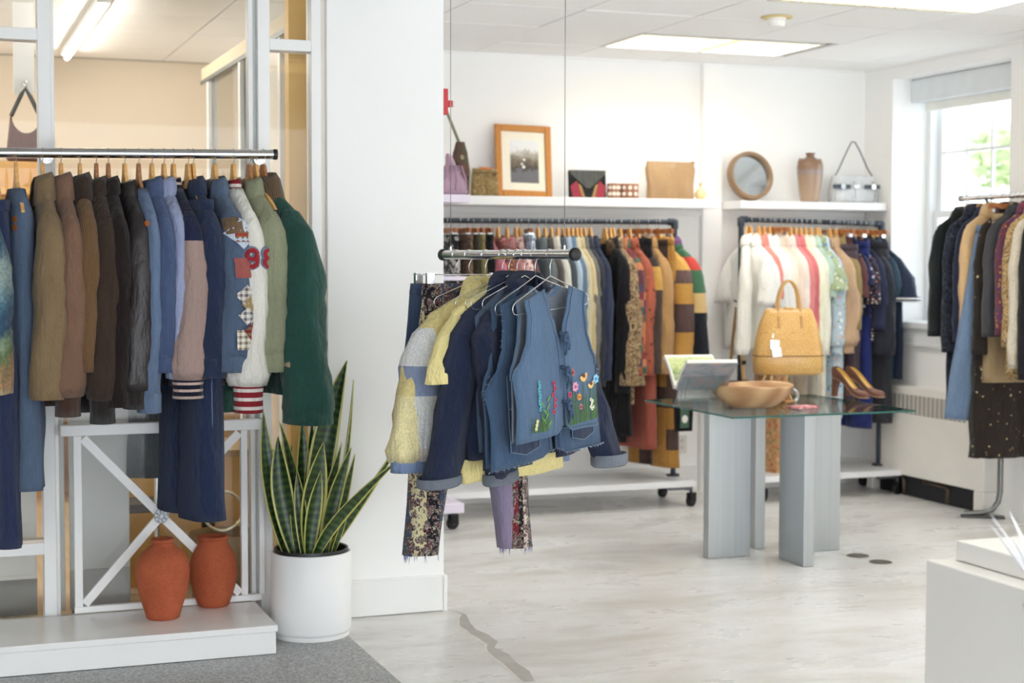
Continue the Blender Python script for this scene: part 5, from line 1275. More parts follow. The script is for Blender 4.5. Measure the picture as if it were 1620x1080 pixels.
# ------------------------------------------------------------------ glass table and what stands on it
def m_steel():
    t = NT('brushed_steel')
    v = t.mapped((60, 60, 1.2)); n = t.noise(1, 3, .6, t.mapped((260, 260, 4)))
    c = t.ramp(t.noise(1, 3, .6, v), [(.3, lin((176, 180, 182))), (.7, lin((184, 188, 190)))])
    return t.finish(c, t.ramp(n, [(.3, (.36,) * 3), (.7, (.40,) * 3)]), 1.0, .5)
STEEL = m_steel()
TX0, TX1, TY0, TY1, TZ = 3.655, 4.690, 6.742, 7.742, .775
tb = thing('glass_table', 'square clear glass table on four brushed steel slab legs', 'table', (4.13, 7.15, 0))
ox, oy = -4.13, -7.15
def m_tableglass():
    t = NT('table_glass'); n = t.n
    geo = t.node('ShaderNodeNewGeometry')
    t.n.remove(t.bsdf)
    tr = n.new('ShaderNodeBsdfTransparent'); tr.inputs[0].default_value = (.95, .98, .97, 1)
    gl = n.new('ShaderNodeBsdfGlossy'); gl.inputs['Roughness'].default_value = .02
    fr = n.new('ShaderNodeFresnel'); fr.inputs[0].default_value = 1.5
    mx = n.new('ShaderNodeMixShader'); t.put(mx.inputs[0], t.math('MULTIPLY', fr.outputs[0], .6)); t.l.new(tr.outputs[0], mx.inputs[1]); t.l.new(gl.outputs[0], mx.inputs[2])
    t.l.new(mx.outputs[0], n['Material Output'].inputs[0]); return t.mat
TG = m_tableglass(); EDGE = plain((40, 92, 84), .15, var=.05)
MB().box(TX0 + ox, TX1 + ox, TY0 + oy, TY1 + oy, TZ - .010, TZ).build('glass_top', TG, tb)
MB().box(TX0 + ox - .0012, TX1 + ox + .0012, TY0 + oy - .0012, TY0 + oy, TZ - .010, TZ - .0006).box(TX0 + ox - .0012, TX1 + ox + .0012, TY1 + oy, TY1 + oy + .0012, TZ - .010, TZ - .0006).box(TX0 + ox - .0012, TX0 + ox, TY0 + oy, TY1 + oy, TZ - .010, TZ - .0006).box(TX1 + ox, TX1 + ox + .0012, TY0 + oy, TY1 + oy, TZ - .010, TZ - .0006).build('glass_edge', EDGE, tb)
for x0, x1, y0, y1 in ((3.752, 3.992, 7.173, 7.233), (4.282, 4.522, 7.160, 7.220), (4.096, 4.156, 6.815, 7.060), (4.110, 4.168, 7.330, 7.575)):
    MB().box(x0 + ox, x1 + ox, y0 + oy, y1 + oy, .001, TZ - .0105).build('slab_leg', STEEL, tb, bevel=.002)
def tz(px, py, z=TZ): return onz(px, py, z)
ACR = m_glass((.95, .97, .98), .02, .4)
# open book on an acrylic stand
b0 = tz(1130, 650); bk = thing('book_stand', 'clear acrylic crossed book stand on the glass table', 'book stand', (b0.x, b0.y + .16, TZ + .001), R(78))
for s in (-1, 1):
    MB().bar((-.08 * s, 0, .0), (.13 * s, 0, .17), .24, .006, up=(0, 0, 1)).build('acrylic_leaf', ACR, bk)
bo = thing('open_book', 'large open picture book resting on the acrylic stand', 'book', (b0.x, b0.y + .16, TZ + .105), R(80))
def m_page():
    t = NT('printed_page'); n = t.noise(9, 4, .6, None, 1); X = t.sep()
    c = t.ramp(n, [(.3, lin((170, 190, 110))), (.45, lin((206, 214, 150))), (.6, lin((120, 150, 90))), (.75, lin((226, 220, 190)))])
    return t.finish(c, .4)
def m_cover():
    t = NT('book_cover'); n = t.noise(7, 4, .6, None, 1.5)
    c = t.ramp(n, [(.3, lin((120, 126, 134))), (.5, lin((160, 160, 166))), (.62, lin((190, 150, 140))), (.75, lin((126, 136, 150)))])
    return t.finish(c, .35)
PAPER = plain((238, 236, 228), .7)
for s in (-1, 1):
    rr = []
    for k in range(9):
        f = k / 8; x = s * (.012 + .19 * f); z = .012 + .145 * f + .012 * math.sin(f * math.pi)
        rr.append([(x, -.13, z), (x, .13, z)])
    th = [[(p[0] + s * .010, p[1], p[2] - .016) for p in r] for r in rr]
    rings = [[a[0], a[1], b[1], b[0]] for a, b in zip(rr, th)]
    MB().loft(rings, True, True, True).build('page_block', PAPER, bo, fix=True)
    MB().loft([[(p[0] - s * .0008, p[1] * .93, p[2] + .0012) for p in r] for r in rr[1:-1]], False).build('printed_page', m_page(), bo)
    MB().loft([[(a[0] + s * .012, a[1] * 1.03, a[2] - .018), (b[0] + s * .012, b[1] * 1.03, b[2] - .018), (b[0] + s * .0135, b[1] * 1.03, b[2] - .0205), (a[0] + s * .0135, a[1] * 1.03, a[2] - .0205)] for a, b in rr], True, True, True).build('cover_board', m_cover(), bo, fix=True)
# wooden bowl
w0 = tz(1212, 647); db = (w0 - CAM).dot(_F)
bw = thing('wooden_bowl', 'large carved pale wood bowl on the glass table', 'bowl', (w0.x, w0.y + .15, TZ + .001), R(10))
BR = 71 / FPX * (db + .15)
WB = m_wood((176, 132, 92), (216, 178, 134), 1.0, (2.0, 1.2, 5), .4, 5)
def bring(r, z, wav=0): return [(r * 1.0 * math.cos(2 * math.pi * k / 56), r * .80 * math.sin(2 * math.pi * k / 56), z + wav * math.sin(2 * math.pi * k / 56 * 2 + .6)) for k in range(56)]
MB().loft([bring(.002, 0), bring(BR * .52, 0), bring(BR * .60, .006), bring(BR * .78, .036), bring(BR * .92, .074, .002), bring(BR * .985, .103, .004), bring(BR, .113, .005), bring(BR * .985, .1145, .005), bring(BR * .95, .104, .004), bring(BR * .86, .070, .002), bring(BR * .70, .036), bring(BR * .4, .018), bring(.002, .016)], True).build('bowl', WB, bw, smooth=True)
# court shoes
def shoe(label, px, py, rz):
    p = tz(px, py); t = thing('court_shoe', label, 'shoe', (p.x, p.y + .06, TZ + .001), rz, 'brown court shoes')
    LE = cloth((120, 76, 58), 'leather', seed=91, rough=.5); INS = plain((206, 170, 96), .45, var=.1)
    # sections along the shoe, heel (f=0) to toe (f=1): sole height, half width, upper height
    S = [(0, .105, .020, .060), (.08, .104, .028, .062), (.2, .098, .031, .052), (.35, .078, .030, .040), (.5, .045, .030, .032), (.65, .018, .034, .030), (.78, .008, .036, .036), (.9, .006, .031, .036), (.97, .006, .020, .028), (1.0, .007, .006, .016)]
    LN = .235; out, ins, sole = [], [], []
    for f, sz, hw, uh in S:
        y = -LN * f; op = f < .70
        w2 = hw; r_ = []
        if op: pr_ = [(-w2 * .78, sz), (-w2, sz + uh * .35), (-w2 * .96, sz + uh * .75), (-w2 * .86, sz + uh), (w2 * .86, sz + uh), (w2 * .96, sz + uh * .75), (w2, sz + uh * .35), (w2 * .78, sz)]
        else: pr_ = [(-w2 * .85, sz), (-w2, sz + uh * .35), (-w2 * .80, sz + uh * .75), (-w2 * .32, sz + uh * 1.0), (w2 * .32, sz + uh * 1.0), (w2 * .80, sz + uh * .75), (w2, sz + uh * .35), (w2 * .85, sz)]
        out.append([(x, y, z) for x, z in pr_])
        sole.append([(-w2 * .9, y, sz - .005), (w2 * .9, y, sz - .005), (w2 * .88, y, sz + .002), (-w2 * .88, y, sz + .002)])
        if op: ins.append([(-w2 * .84, y, sz + uh * .92), (-w2 * .90, y, sz + uh * .5), (-w2 * .6, y, sz + .006), (w2 * .6, y, sz + .006), (w2 * .90, y, sz + uh * .5), (w2 * .84, y, sz + uh * .92)])
    mb = MB(); b = len(mb.v); n = 8
    for r_ in out: mb.v += r_
    for j in range(len(out) - 1):
        for i in range(n - 1):
            if i == 3 and S[j + 1][0] < .72: continue
            mb.f.append((j * n + i, j * n + i + 1, (j + 1) * n + i + 1, (j + 1) * n + i)); mb.mi.append(0)
    mb.f.append((0, 1, 2, 3, 4, 5, 6, 7)); mb.mi.append(0); mb.f.append(tuple((len(out) - 1) * n + i for i in range(7, -1, -1))); mb.mi.append(0)
    mb.build('upper', LE, t, smooth=True, sub=1)
    MB().loft(ins, False).build('insole', INS, t, smooth=True, sub=1)
    MB().loft(sole, True, True, True).build('sole', plain((150, 120, 90), .5), t, smooth=True, sharp=50)
    MB().loft([[(-.019, -.002, .104), (.019, -.002, .104), (.017, -.040, .101), (-.017, -.040, .101)], [(-.014, .004, .055), (.014, .004, .055), (.012, -.026, .055), (-.012, -.026, .055)], [(-.012, .006, 0), (.012, .006, 0), (.011, -.018, 0), (-.011, -.018, 0)]], True, True, True).build('heel', LE, t, smooth=True, sharp=60)
shoe('brown leather court shoe nearer the handbag on the glass table', 1328, 628, R(22))
shoe('brown leather court shoe nearer the window on the glass table', 1350, 627, R(26))
# tan handbag on a clear riser
h0 = tz(1246, 640); dh = (h0 - CAM).dot(_F) + .30
hx = at(1246, 592, dh)
rs = thing('acrylic_riser', 'clear acrylic display riser under the tan handbag', 'display riser', (hx.x, hx.y, TZ + .001), R(-12))
RZ = hx.z - TZ - .001
MB().box(-.14, .14, -.09, .09, RZ - .006, RZ).build('riser_top', ACR, rs)
MB().box(-.14, -.135, -.09, .09, 0, RZ - .006).build('riser_side', ACR, rs); MB().box(.135, .14, -.09, .09, 0, RZ - .006).build('riser_side', ACR, rs)
hb = thing('handbag', 'tan crocodile-embossed leather handbag with two tall handles', 'handbag', (hx.x, hx.y, hx.z + .001), R(-14))
def m_croc():
    t = NT('croc_leather'); v = t.mapped((60, 60, 75))
    e = t.voro(1, 'Distance', v, 'DISTANCE_TO_EDGE'); base = t.noise(8, 3)
    c = t.mix(t.ramp(e, [(0, (1, 1, 1)), (.12, (0, 0, 0))]), t.ramp(base, [(.3, lin((206, 160, 92))), (.7, lin((222, 180, 110)))]), lin((190, 144, 80)))
    return t.finish(c, .3, 0, .5, t.bump(e, .25, .002))
CROC = m_croc(); sc = dh / FPX
bwd = 55 * sc; bh = 142 * sc * .0 + 104 * sc
def bag_ring(z, w, d, p=3.2): return [(math.copysign(abs(math.cos(a)) ** (2 / p), math.cos(a)) * w, math.copysign(abs(math.sin(a)) ** (2 / p), math.sin(a)) * d, z) for a in [2 * math.pi * k / 40 for k in range(40)]]
prof = [(0, .93, .085), (.03, .985, .092), (.25, 1.0, .094), (.32, .99, .09), (.5, .95, .075), (.75, .85, .055), (.92, .73, .036), (.98, .68, .024), (1.0, .62, .016)]
MB().loft([bag_ring(z * bh, bwd * w, d) for z, w, d in prof], True, True, True).build('bag_body', CROC, hb, smooth=True, sharp=60)
MB().tube([(q[0] * 1.004, q[1] * 1.01, q[2]) for q in bag_ring(.29 * bh, bwd * 1.0, .093)], .0035, 6, closed=True).build('seam_piping', plain((150, 106, 56), .5), hb, smooth=True)
for s in (-1, 1):
    pts = [(lerp(-.062, .062, 0) , s * .035, bh * .80)] + [(-.062 * math.cos(math.pi * k / 12) * (1 if k else 1), s * (.026 - .01 * math.sin(math.pi * k / 12)), bh * .86 + .20 * math.sin(math.pi * k / 12) ** .8) for k in range(13)] + [(.062, s * .035, bh * .80)]
    hd = MB().tube(pts, .0065, 10).build('handle', plain((204, 160, 100), .45, var=.1), hb, smooth=True)
    for x in (-.062, .062): MB().tube([(x, s * .040, bh * .88), (x, s * .052, bh * .70)], [.009, .012], 10).build('handle_tab', plain((196, 150, 92), .45), hd, smooth=True, sharp=50)
MB().box(-bwd * .12, bwd * .12, -.027, .027, bh * .985, bh * 1.02).build('clasp', CROC, hb, bevel=.003)
for k, (x, z, r_) in enumerate(((-.075, .215, 28), (-.095, .165, 4), (-.088, .125, -4))):
    sz_ = .052
    tg = MB().box(-.026, .026, -.0006, .0006, -sz_ / 2, sz_ / 2).build('price_tag', plain((246, 246, 244), .8), hb, loc=(x, -.092 + (z - .1) * .28 - .004 * k, z), rot=(R(-14), R(r_), 0))
    for q in range(2 if k else 1): MB().box(-.012, .010, -.0009, -.00065, -.012 + q * .010, -.0105 + q * .010).build('tag_print', plain((120, 124, 130), .8), tg)
# tan leather sandals under the bag
for k, (px, lab) in enumerate(((1216, 'tan strappy leather sandal nearer the bowl below the handbag'), (1234, 'tan strappy leather sandal farther right below the handbag'))):
    q = at(px, 612, dh - .14); t = thing('sandal', lab, 'sandal', (q.x, q.y, TZ + .001), R(-20 + 25 * k), 'tan sandals under the handbag')
    TL = plain((206, 158, 96), .45, var=.12)
    MB().prism([(-.034, 0), (-.03, .012), (.03, .012), (.034, 0)], -.10, .10).build('sole', plain((176, 128, 76), .6), t, bevel=.004)
    for yy, hh in ((-.06, .05), (-.02, .085), (.03, .07), (.075, .125)):
        MB().tube([(.034 * math.cos(a), yy + .02 * math.sin(2 * a), .010 + hh * math.sin(a)) for a in [math.pi * i / 10 for i in range(11)]], .0075, 6).build('strap', TL, t, smooth=True)
q = tz(1278, 647); t = thing('folded_scarf', 'small folded pink printed scarf lying on the glass table', 'scarf', (q.x, q.y + .05, TZ + .001), R(14))
MB().box(-.07, .07, -.05, .05, 0, .006).box(-.062, .066, -.046, .048, .0062, .012).build('folded_layers', cloth((226, 150, 156), 'floral', [(240, 220, 210), (200, 90, 110), (230, 180, 170)], s=1.6, seed=93), t, bevel=.003)
q = tz(1292, 640); t = thing('bracelet', 'pair of thin silver bangles on the glass table behind the bowl', 'bracelet', (q.x - .02, q.y + .2, TZ + .001))
for k in range(2): MB().tube([(.034 * math.cos(a), (.006 + .02 * k) + .012 * math.sin(a), .036 + .034 * math.sin(a)) for a in [2 * math.pi * i / 24 for i in range(24)]], .0026, 6, closed=True).build('bangle', CHROME, t, smooth=True)
q = tz(1308, 643); t = thing('glass_dish', 'small faceted clear glass dish beside the court shoes', 'dish', (q.x, q.y + .06, TZ + .001))
MB().lathe([(.002, 0), (.022, 0), (.034, .03), (.046, .05), (.042, .05), (.03, .03), (.018, .006)], 8).build('dish', ACR, t)
# narrow leather strap bag hung on the right rack upright
q = ony(1163, 478, YR - .03); t = thing('strap_bag', 'dark bag hung by a long tan leather strap at the right rack upright', 'bag', (q.x, q.y - .03, 0), 0)
zt, zb_ = q.z, ony(1160, 600, YR).z
MB().tube([(0, .0, zt - .02), (0, -.01, zt), (.0, .04, zt + .01)], .006, 8).build('hook', BLACKP, t, smooth=True)
for s, m_ in ((-1, (150, 116, 70)), (1, (192, 150, 92))):
    MB().bar((s * .006, 0, zt - .03), (s * .055 - .015, -.02, zb_), .022, .003, up=(0, 1, 0)).build('strap', plain(m_, .5, var=.1), t)
    MB().box(s * .055 - .028, s * .055 - .004, -.028, -.012, zb_ + .10, zb_ + .125).build('buckle', BLACKP, t)
MB().loft([[(x, y, z) for x, y, z in ((-.10 * w, -.02 - d, z), (.09 * w, -.02 - d, z), (.09 * w, -.02 + d, z), (-.10 * w, -.02 + d, z))] for z, w, d in ((zb_ - .22, .9, .03), (zb_ - .2, 1, .04), (zb_ - .05, .95, .035), (zb_, .85, .015))], True, True, True).build('bag_body', plain((70, 52, 42), .5, var=.1), t, bevel=.008, fix=True)
# price tag hanging from the left rack clothes
q = ony(1083, 655, YR - .25); t = thing('swing_tag', 'green swing tag with a white round seal below the table edge', 'tag', (q.x, q.y, q.z), R(14))
MB().box(-.035, .035, -.002, .002, -.085, .06).build('card', plain((62, 92, 72), .6), t, bevel=.001)
MB().disc((0, -.003, -.03), .024, 20, (0, -1, 0), .001).build('seal', plain((226, 224, 216), .7), t)
MB().tube([(0, 0, .055), (.005, 0, .12), (-.005, .02, .24)], .0015, 5).build('cord', plain((200, 190, 170), .8), t)
t = thing('black_pouch', 'small black pouch hanging behind the green swing tag', 'pouch', (q.x + .01, q.y + .04, q.z))
MB().prism([(-.06, -.11), (.06, -.11), (.065, .05), (.02, .08), (-.02, .08), (-.065, .05)], -.015, .015).build('pouch', cloth((30, 30, 34), seed=95), t, bevel=.006)
MB().tube([(-.02, 0, .075), (0, 0, .20), (.02, 0, .075)], .003, 6).build('loop', BLACKP, t, smooth=True)
# outlets on the back wall
for px, py, lab in ((993, 713, 'white wall outlet low on the back wall behind the rust trousers'), (1078, 702, 'white wall outlet on the back wall right of the rack upright')):
    q = ony(px, py, YB); t = thing('wall_outlet', lab, 'outlet', (q.x, YB, q.z), group='wall outlets')
    MB().box(-.038, .038, -.006, -.001, -.06, .06).build('cover_plate', plain((226, 224, 218), .4), t, bevel=.003)
    for dz in (-.022, .022): MB().disc((0, -.0062, dz), .015, 16, (0, -1, 0), .0012).build('socket', plain((206, 202, 194), .4), t)
# ------------------------------------------------------------------ things on the wall shelves
YS = 9.17
ds = (ony(1000, 300, YS) - CAM).dot(_F)
SCL = ds / FPX
def shx(px): return ony(px, 310, YS).x
ST = SZ1 + .001
# framed photograph, leaning back
fx0, fx1 = shx(789), shx(879); fw = (fx1 - fx0); fh = 113 * SCL
pf = thing('picture_frame', 'honey wood picture frame with cream mat and a photograph', 'picture', ((fx0 + fx1) / 2, YS + .05, ST), R(2))
pf.rotation_euler = (R(-7), R(1), R(2))
OAK = m_wood((178, 112, 48), (206, 144, 76), 5, (6, 2, 2), .35)
bw_ = .042
for x0, x1, z0, z1 in ((-fw / 2, -fw / 2 + bw_, 0, fh), (fw / 2 - bw_, fw / 2, 0, fh), (-fw / 2 + bw_, fw / 2 - bw_, 0, bw_), (-fw / 2 + bw_, fw / 2 - bw_, fh - bw_, fh)):
    MB().box(x0, x1, -.012, .012, z0, z1).build('frame_side', OAK, pf, bevel=.006)
MB().box(-fw / 2 + bw_, fw / 2 - bw_, 0, .004, bw_, fh - bw_).build('mat_board', plain((238, 232, 214), .8), pf)
MB().box(-fw / 2 + .01, fw / 2 - .01, .0045, .008, .01, fh - .01).build('backing', plain((150, 120, 84), .8), pf)
def m_photo():
    t = NT('old_photograph'); X = t.sep(); n = t.noise(22, 5, .65, None, .6)
    z = t.math('ADD', X[2], t.math('MULTIPLY', t.math('SUBTRACT', n, .5), .14))
    c = t.ramp(t.math('DIVIDE', z, fh), [(0, lin((70, 72, 84))), (.36, lin((96, 98, 108))), (.40, lin((60, 52, 46))), (.52, lin((122, 110, 96))), (.60, lin((176, 168, 156))), (.66, lin((226, 226, 226))), (1, lin((236, 238, 240)))])
    return t.finish(c, .3, coat=.3)
MB().box(-fw * .235, fw * .27, -.0012, 0, fh * .20, fh * .79).build('photograph', m_photo(), pf)
for x, z, r_ in ((.0, .42, .010), (-.012, .46, .007), (.004, .52, .008)): MB().disc((x, -.0018, fh * z), r_, 14, (0, -1, 0), .0005).build('photo_figure', plain((232, 230, 224), .5), pf)
# small gold pouch
def bagshape(name, label, cat, px0, px1, ptop, mat, d0=.04, taper=.92, group=None, rz=0):
    x0, x1 = shx(px0), shx(px1); t = thing(name, label, cat, ((x0 + x1) / 2, YS, ST), rz)
    w = (x1 - x0) / 2; h = (310 - ptop) * SCL
    rows = [(0, .94, d0), (.02, 1.0, d0 * 1.1), (.4, .99, d0), (.8, .97 * taper / .92 if taper > .92 else .96, d0 * .6), (.97, taper, d0 * .3), (1, taper, d0 * .24)]
    MB().loft([bag_ring(z * h, w * a, d, 4) for z, a, d in rows], True, True, True).build('bag_body', mat, t, smooth=True, sharp=60)
    return t, w, h
t, w, h = bagshape('metallic_pouch', 'small crumpled gold brown pouch left of the picture frame', 'pouch', 746, 787, 268, cloth((150, 126, 78), 'camo', [(120, 96, 56), (170, 142, 90), (140, 116, 70), (186, 160, 108)], s=1.6, seed=101))
MB().box(-w * .4, w * .55, -.012, .012, h * .97, h * 1.05).build('orange_lining', plain((206, 110, 60), .6), t, bevel=.003)
MB().box(-w * .95, w * .95, -.030, -.026, h * .82, h * .86).build('flap_edge', plain((112, 90, 54), .6), t)
# envelope clutch with red and tan strips
x0, x1 = shx(901), shx(958); w = (x1 - x0) / 2; h = 43 * SCL
t = thing('envelope_clutch', 'dark envelope clutch with crimson and tan leather strips', 'clutch bag', ((x0 + x1) / 2, YS, ST), R(-2)); t.rotation_euler = (R(-6), 0, R(-2))
BKL = cloth((42, 44, 44), 'suede', seed=102)
MB().prism([(-w, .004), (-w * .9, 0), (w * .9, 0), (w, .004), (w, h), (-w, h)], -.015, .015).build('pouch', BKL, t, bevel=.004)
MB().prism([(-w, h), (w, h), (w * .95, h * .86), (w * .1, h * .34), (-w * .1, h * .34), (-w * .95, h * .86)], -.021, -.0155).build('flap', cloth((96, 98, 94), 'suede', seed=103), t, bevel=.002)
for s in (-1, 1):
    MB().prism([(s * w * .86, .004), (s * w * .35, .004), (s * w * .62, h * .62), (s * w * .98, h * .40)][::s], -.0185, -.0155).build('crimson_strip', plain((150, 34, 56), .55, var=.1), t, fix=True)
    MB().prism([(s * w * .35, .004), (s * w * .18, .004), (s * w * .38, h * .44), (s * w * .55, h * .52)][::s], -.0178, -.0155).build('tan_strip', plain((160, 126, 72), .6, var=.1), t, fix=True)
# perforated leather cuffs
for a, b, lab in ((959, 978, 'narrow perforated brown leather cuff beside the envelope clutch'), (979, 1007, 'wider perforated brown leather cuff left of the tan clutch')):
    x0, x1 = shx(a), shx(b); w = (x1 - x0) / 2; h = 23 * SCL
    t = thing('leather_cuff', lab, 'bracelet', ((x0 + x1) / 2, YS - .02, ST), group='perforated leather cuffs')
    LC = plain((150, 98, 70), .5, var=.12)
    MB().lathe([(w * .93, 0), (w, .004), (w, h - .004), (w * .93, h), (w * .88, h - .004), (w * .88, .004), (w * .93, 0)], 36, cap0=False).build('band', LC, t, smooth=True, sharp=50)
    nn = 10
    for k in range(nn):
        ang = 2 * math.pi * k / nn
        for q in (.3, .72): MB().disc((w * math.cos(ang), w * math.sin(ang), h * q), h * .14, 12, (math.cos(ang), math.sin(ang), 0), .0012).build('punched_hole', plain((232, 222, 206), .7), t)
# tan leather clutch
t, w, h = bagshape('leather_clutch', 'large plain tan leather clutch standing at the right end of the long shelf', 'clutch bag', 1024, 1096, 251, cloth((176, 140, 94), 'leather', seed=104, rough=.35), taper=1.03)
MB().tube([(-w * 1.02, 0, h), (w * 1.03, 0, h * .995)], .004, 8).build('zip', plain((150, 112, 66), .5), t, smooth=True)
MB().box(w * .9, w * 1.06, -.008, .008, h * .97, h * 1.03).build('zip_tab', plain((150, 112, 66), .5), t, bevel=.002)
# gilded glass bulb
t = thing('glass_bauble', 'small gold tinted glass bottle at the end of the long shelf', 'bottle', (shx(1108), YS, ST))
MB().lathe([(.002, 0), (.018, 0), (.034, .014), (.039, .034), (.033, .054), (.016, .068), (.008, .074), (.008, .092), (.010, .096)], 28).build('bottle', plain((232, 206, 150), .15, .2, var=.08, coat=.5), t, smooth=True, sharp=60)
MB().lathe([(.002, .096), (.011, .096), (.012, .104), (.002, .108)], 16).build('stopper', plain((196, 160, 90), .3, .6), t, smooth=True, sharp=60)
# round mirror leaning against the wall
mr = 40 * SCL
t = thing('round_mirror', 'round mirror in a deep wooden ring frame on the right shelf', 'mirror', (shx(1189), YS + .03, ST + mr * 1.0), R(-24)); t.rotation_euler = (R(-12), 0, R(2))
MWD = plain((140, 112, 84), .4, var=.12)
prof = [(mr * .84, .01), (mr * .84, -.03), (mr * .90, -.036), (mr * .98, -.036), (mr, -.028), (mr, .018), (mr * .95, .022), (mr * .84, .022)]
rings = [[(r_ * math.cos(2 * math.pi * k / 48), y, r_ * math.sin(2 * math.pi * k / 48)) for k in range(48)] for r_, y in prof]
MB().loft(rings + [rings[0]], True).build('ring_frame', MWD, t, smooth=True, sharp=40, fix=True)
MB().disc((0, -.004, 0), mr * .845, 48, (0, -1, 0), .003).build('mirror_glass', plain((222, 228, 232), .03, 1, var=.01), t)
MB().disc((0, .018, 0), mr * .845, 48, (0, -1, 0), .003).build('back_board', MWD, t)
# stoneware vase
vr = 21.5 * SCL; vh = 80 * SCL
t = thing('stoneware_vase', 'brown glazed stoneware vase between the mirror and the silver bag', 'vase', (shx(1281), YS, ST))
def m_stone():
    tt = NT('glazed_stoneware'); X = tt.sep(); z = tt.math('ADD', X[2], tt.math('MULTIPLY', tt.noise(12, 3), .02))
    c = tt.ramp(tt.math('DIVIDE', z, vh), [(0, lin((176, 150, 128))), (.55, lin((160, 134, 112))), (.66, lin((142, 128, 128))), (.70, lin((140, 110, 88))), (1, lin((124, 96, 76)))])
    return tt.finish(c, .3, 0, .5, tt.bump(tt.noise(30, 3), .1, .004))
MB().lathe([(.002, 0), (vr * .66, 0), (vr * .70, vh * .02), (vr * .86, vh * .30), (vr * .98, vh * .58), (vr, vh * .72), (vr * .94, vh * .81), (vr * .66, vh * .87), (vr * .36, vh * .905), (vr * .30, vh * .94), (vr * .33, vh * .98), (vr * .40, vh), (vr * .30, vh), (vr * .24, vh * .95)], 40).build('vessel', m_stone(), t, smooth=True, sharp=60)
for s in (-1, 1):
    MB().tube([(s * vr * .55, 0, vh * .86), (s * vr * .92, 0, vh * .875), (s * vr * 1.02, 0, vh * .80)], .005, 8).build('lug_handle', plain((130, 100, 80), .35), t, smooth=True)
# silver shoulder bag
x0, x1 = shx(1313), shx(1384); w = (x1 - x0) / 2; h = 44 * SCL
t = thing('silver_handbag', 'silver shoulder bag with black buckle tabs and a tall thin strap', 'handbag', ((x0 + x1) / 2, YS, ST), R(-4))
SLV = cloth((206, 208, 210), 'leather', seed=105, rough=.28)
MB().loft([bag_ring(z * h, w * a, d, 3.4) for z, a, d in ((0, .92, .05), (.05, .99, .055), (.4, 1, .052), (.8, .93, .03), (1.0, .88, .02))], True, True, True).build('bag_body', SLV, t, smooth=True, sharp=60)
for x in (-w * .9, -w * .05, w * .8):
    MB().tube([(x * .98, -.052, .01), (x, -.054, h * .4), (x * .95, -.034, h * .8)], .0022, 6).build('seam', plain((150, 152, 156), .5), t, smooth=True)
for a, b in ((-1.0, -.25), (.35, 1.0)):
    tb_ = MB().bar((w * a, -.056, h * .58), (w * b, -.052, h * .58), .006, .026, up=(0, 0, 1)).build('buckle_strap', plain((52, 62, 74), .4), t)
    MB().disc((w * (a * .45 + b * .55), -.061, h * .58), .017, 20, (0, -1, 0), .004).build('turn_lock', CHROME, tb_, smooth=True, sharp=40)
MB().box(-.02, .02, -.060, -.054, h * .52, h * .66).build('name_plate', plain((238, 238, 236), .2, .4), t, bevel=.002)
sp_h = 101 * SCL - h * .0
hp = [(-w * .78, 0, h * .95), (-w * .60, 0, h * 1.25), (-w * .22, 0, sp_h * .88), (-.012, 0, sp_h * .995), (.012, 0, sp_h * .995), (w * .30, 0, sp_h * .84), (w * .62, 0, h * 1.3), (w * .86, 0, h * .95)]
MB().tube(hp, .0042, 8).build('shoulder_strap', plain((46, 58, 70), .4), t, smooth=True)
for x, z in ((-w * .74, h * 1.02), (w * .82, h * 1.02)): MB().tube([(x + .009 * math.cos(a), 0, z + .011 * math.sin(a)) for a in [2 * math.pi * k / 16 for k in range(16)]], .002, 6, closed=True).build('strap_ring', CHROME, t, smooth=True)
# bags on the nook shelf behind the column
zn_ = z_a + .023
q = ony(718, 300, 8.45); dn = (q - CAM).dot(_F) / FPX
t = thing('lilac_knit_bag', 'slouchy lilac pink knitted bag peeking out behind the column', 'bag', (q.x - .02, 8.45, zn_))
MB().loft([[(x + .02 * math.sin(z * 18 + x * 30), y, z) for x, y, z in bag_ring(z, a, d, 2.3)] for z, a, d in ((0, .05, .06), (.01, .085, .09), (.07, .088, .09), (.12, .07, .075), (.17, .045, .05), (.215, .028, .03), (.23, .01, .01))], True, True, True).build('bag_body', cloth((214, 176, 200), 'knit', seed=106), t, smooth=True)
for k in range(5): MB().tube([(-.07 + .035 * k, -.088 + .01 * abs(k - 2), .02), (-.055 + .03 * k, -.09 + .012 * abs(k - 2), .09), (-.03 + .018 * k, -.06, .16)], .007, 6).build('fold', cloth((200, 160, 188), 'knit', seed=107), t, smooth=True)
q = ony(728, 290, 8.62)
t = thing('tapestry_bag', 'brown floral tapestry bag with a long olive strap behind the lilac bag', 'bag', (q.x, 8.62, zn_))
MB().loft([bag_ring(z, a, d, 2.6) for z, a, d in ((0, .03, .04), (.012, .05, .05), (.14, .055, .055), (.25, .04, .035), (.31, .025, .015))], True, True, True).build('bag_body', cloth((110, 84, 72), 'floral', [(150, 80, 74), (90, 96, 70), (180, 160, 130), (70, 56, 52)], s=1.1, seed=108), t, smooth=True)
MB().bar((.0, 0, .29), (-.09, 0, .50), .006, .016, up=(1, 0, 0)).build('strap', plain((120, 118, 92), .6), t)
# fire alarm on the side of the column
q = ony(702, 161, YP + .03)
t = thing('fire_alarm', 'red fire alarm with a white lens on the side of the column', 'fire alarm', (2.124, YP + .03, q.z))
REDP = plain((196, 44, 48), .4, var=.05)
MB().box(-.013, .010, -.022, .022, -.055, .055).build('back_box', REDP, t, bevel=.003)
MB().box(.010, .032, -.018, .018, -.022, .006).build('horn', REDP, t, bevel=.003)
MB().box(.032, .044, -.018, .018, -.020, .004).build('strobe_lens', plain((226, 230, 230), .15), t, bevel=.003)

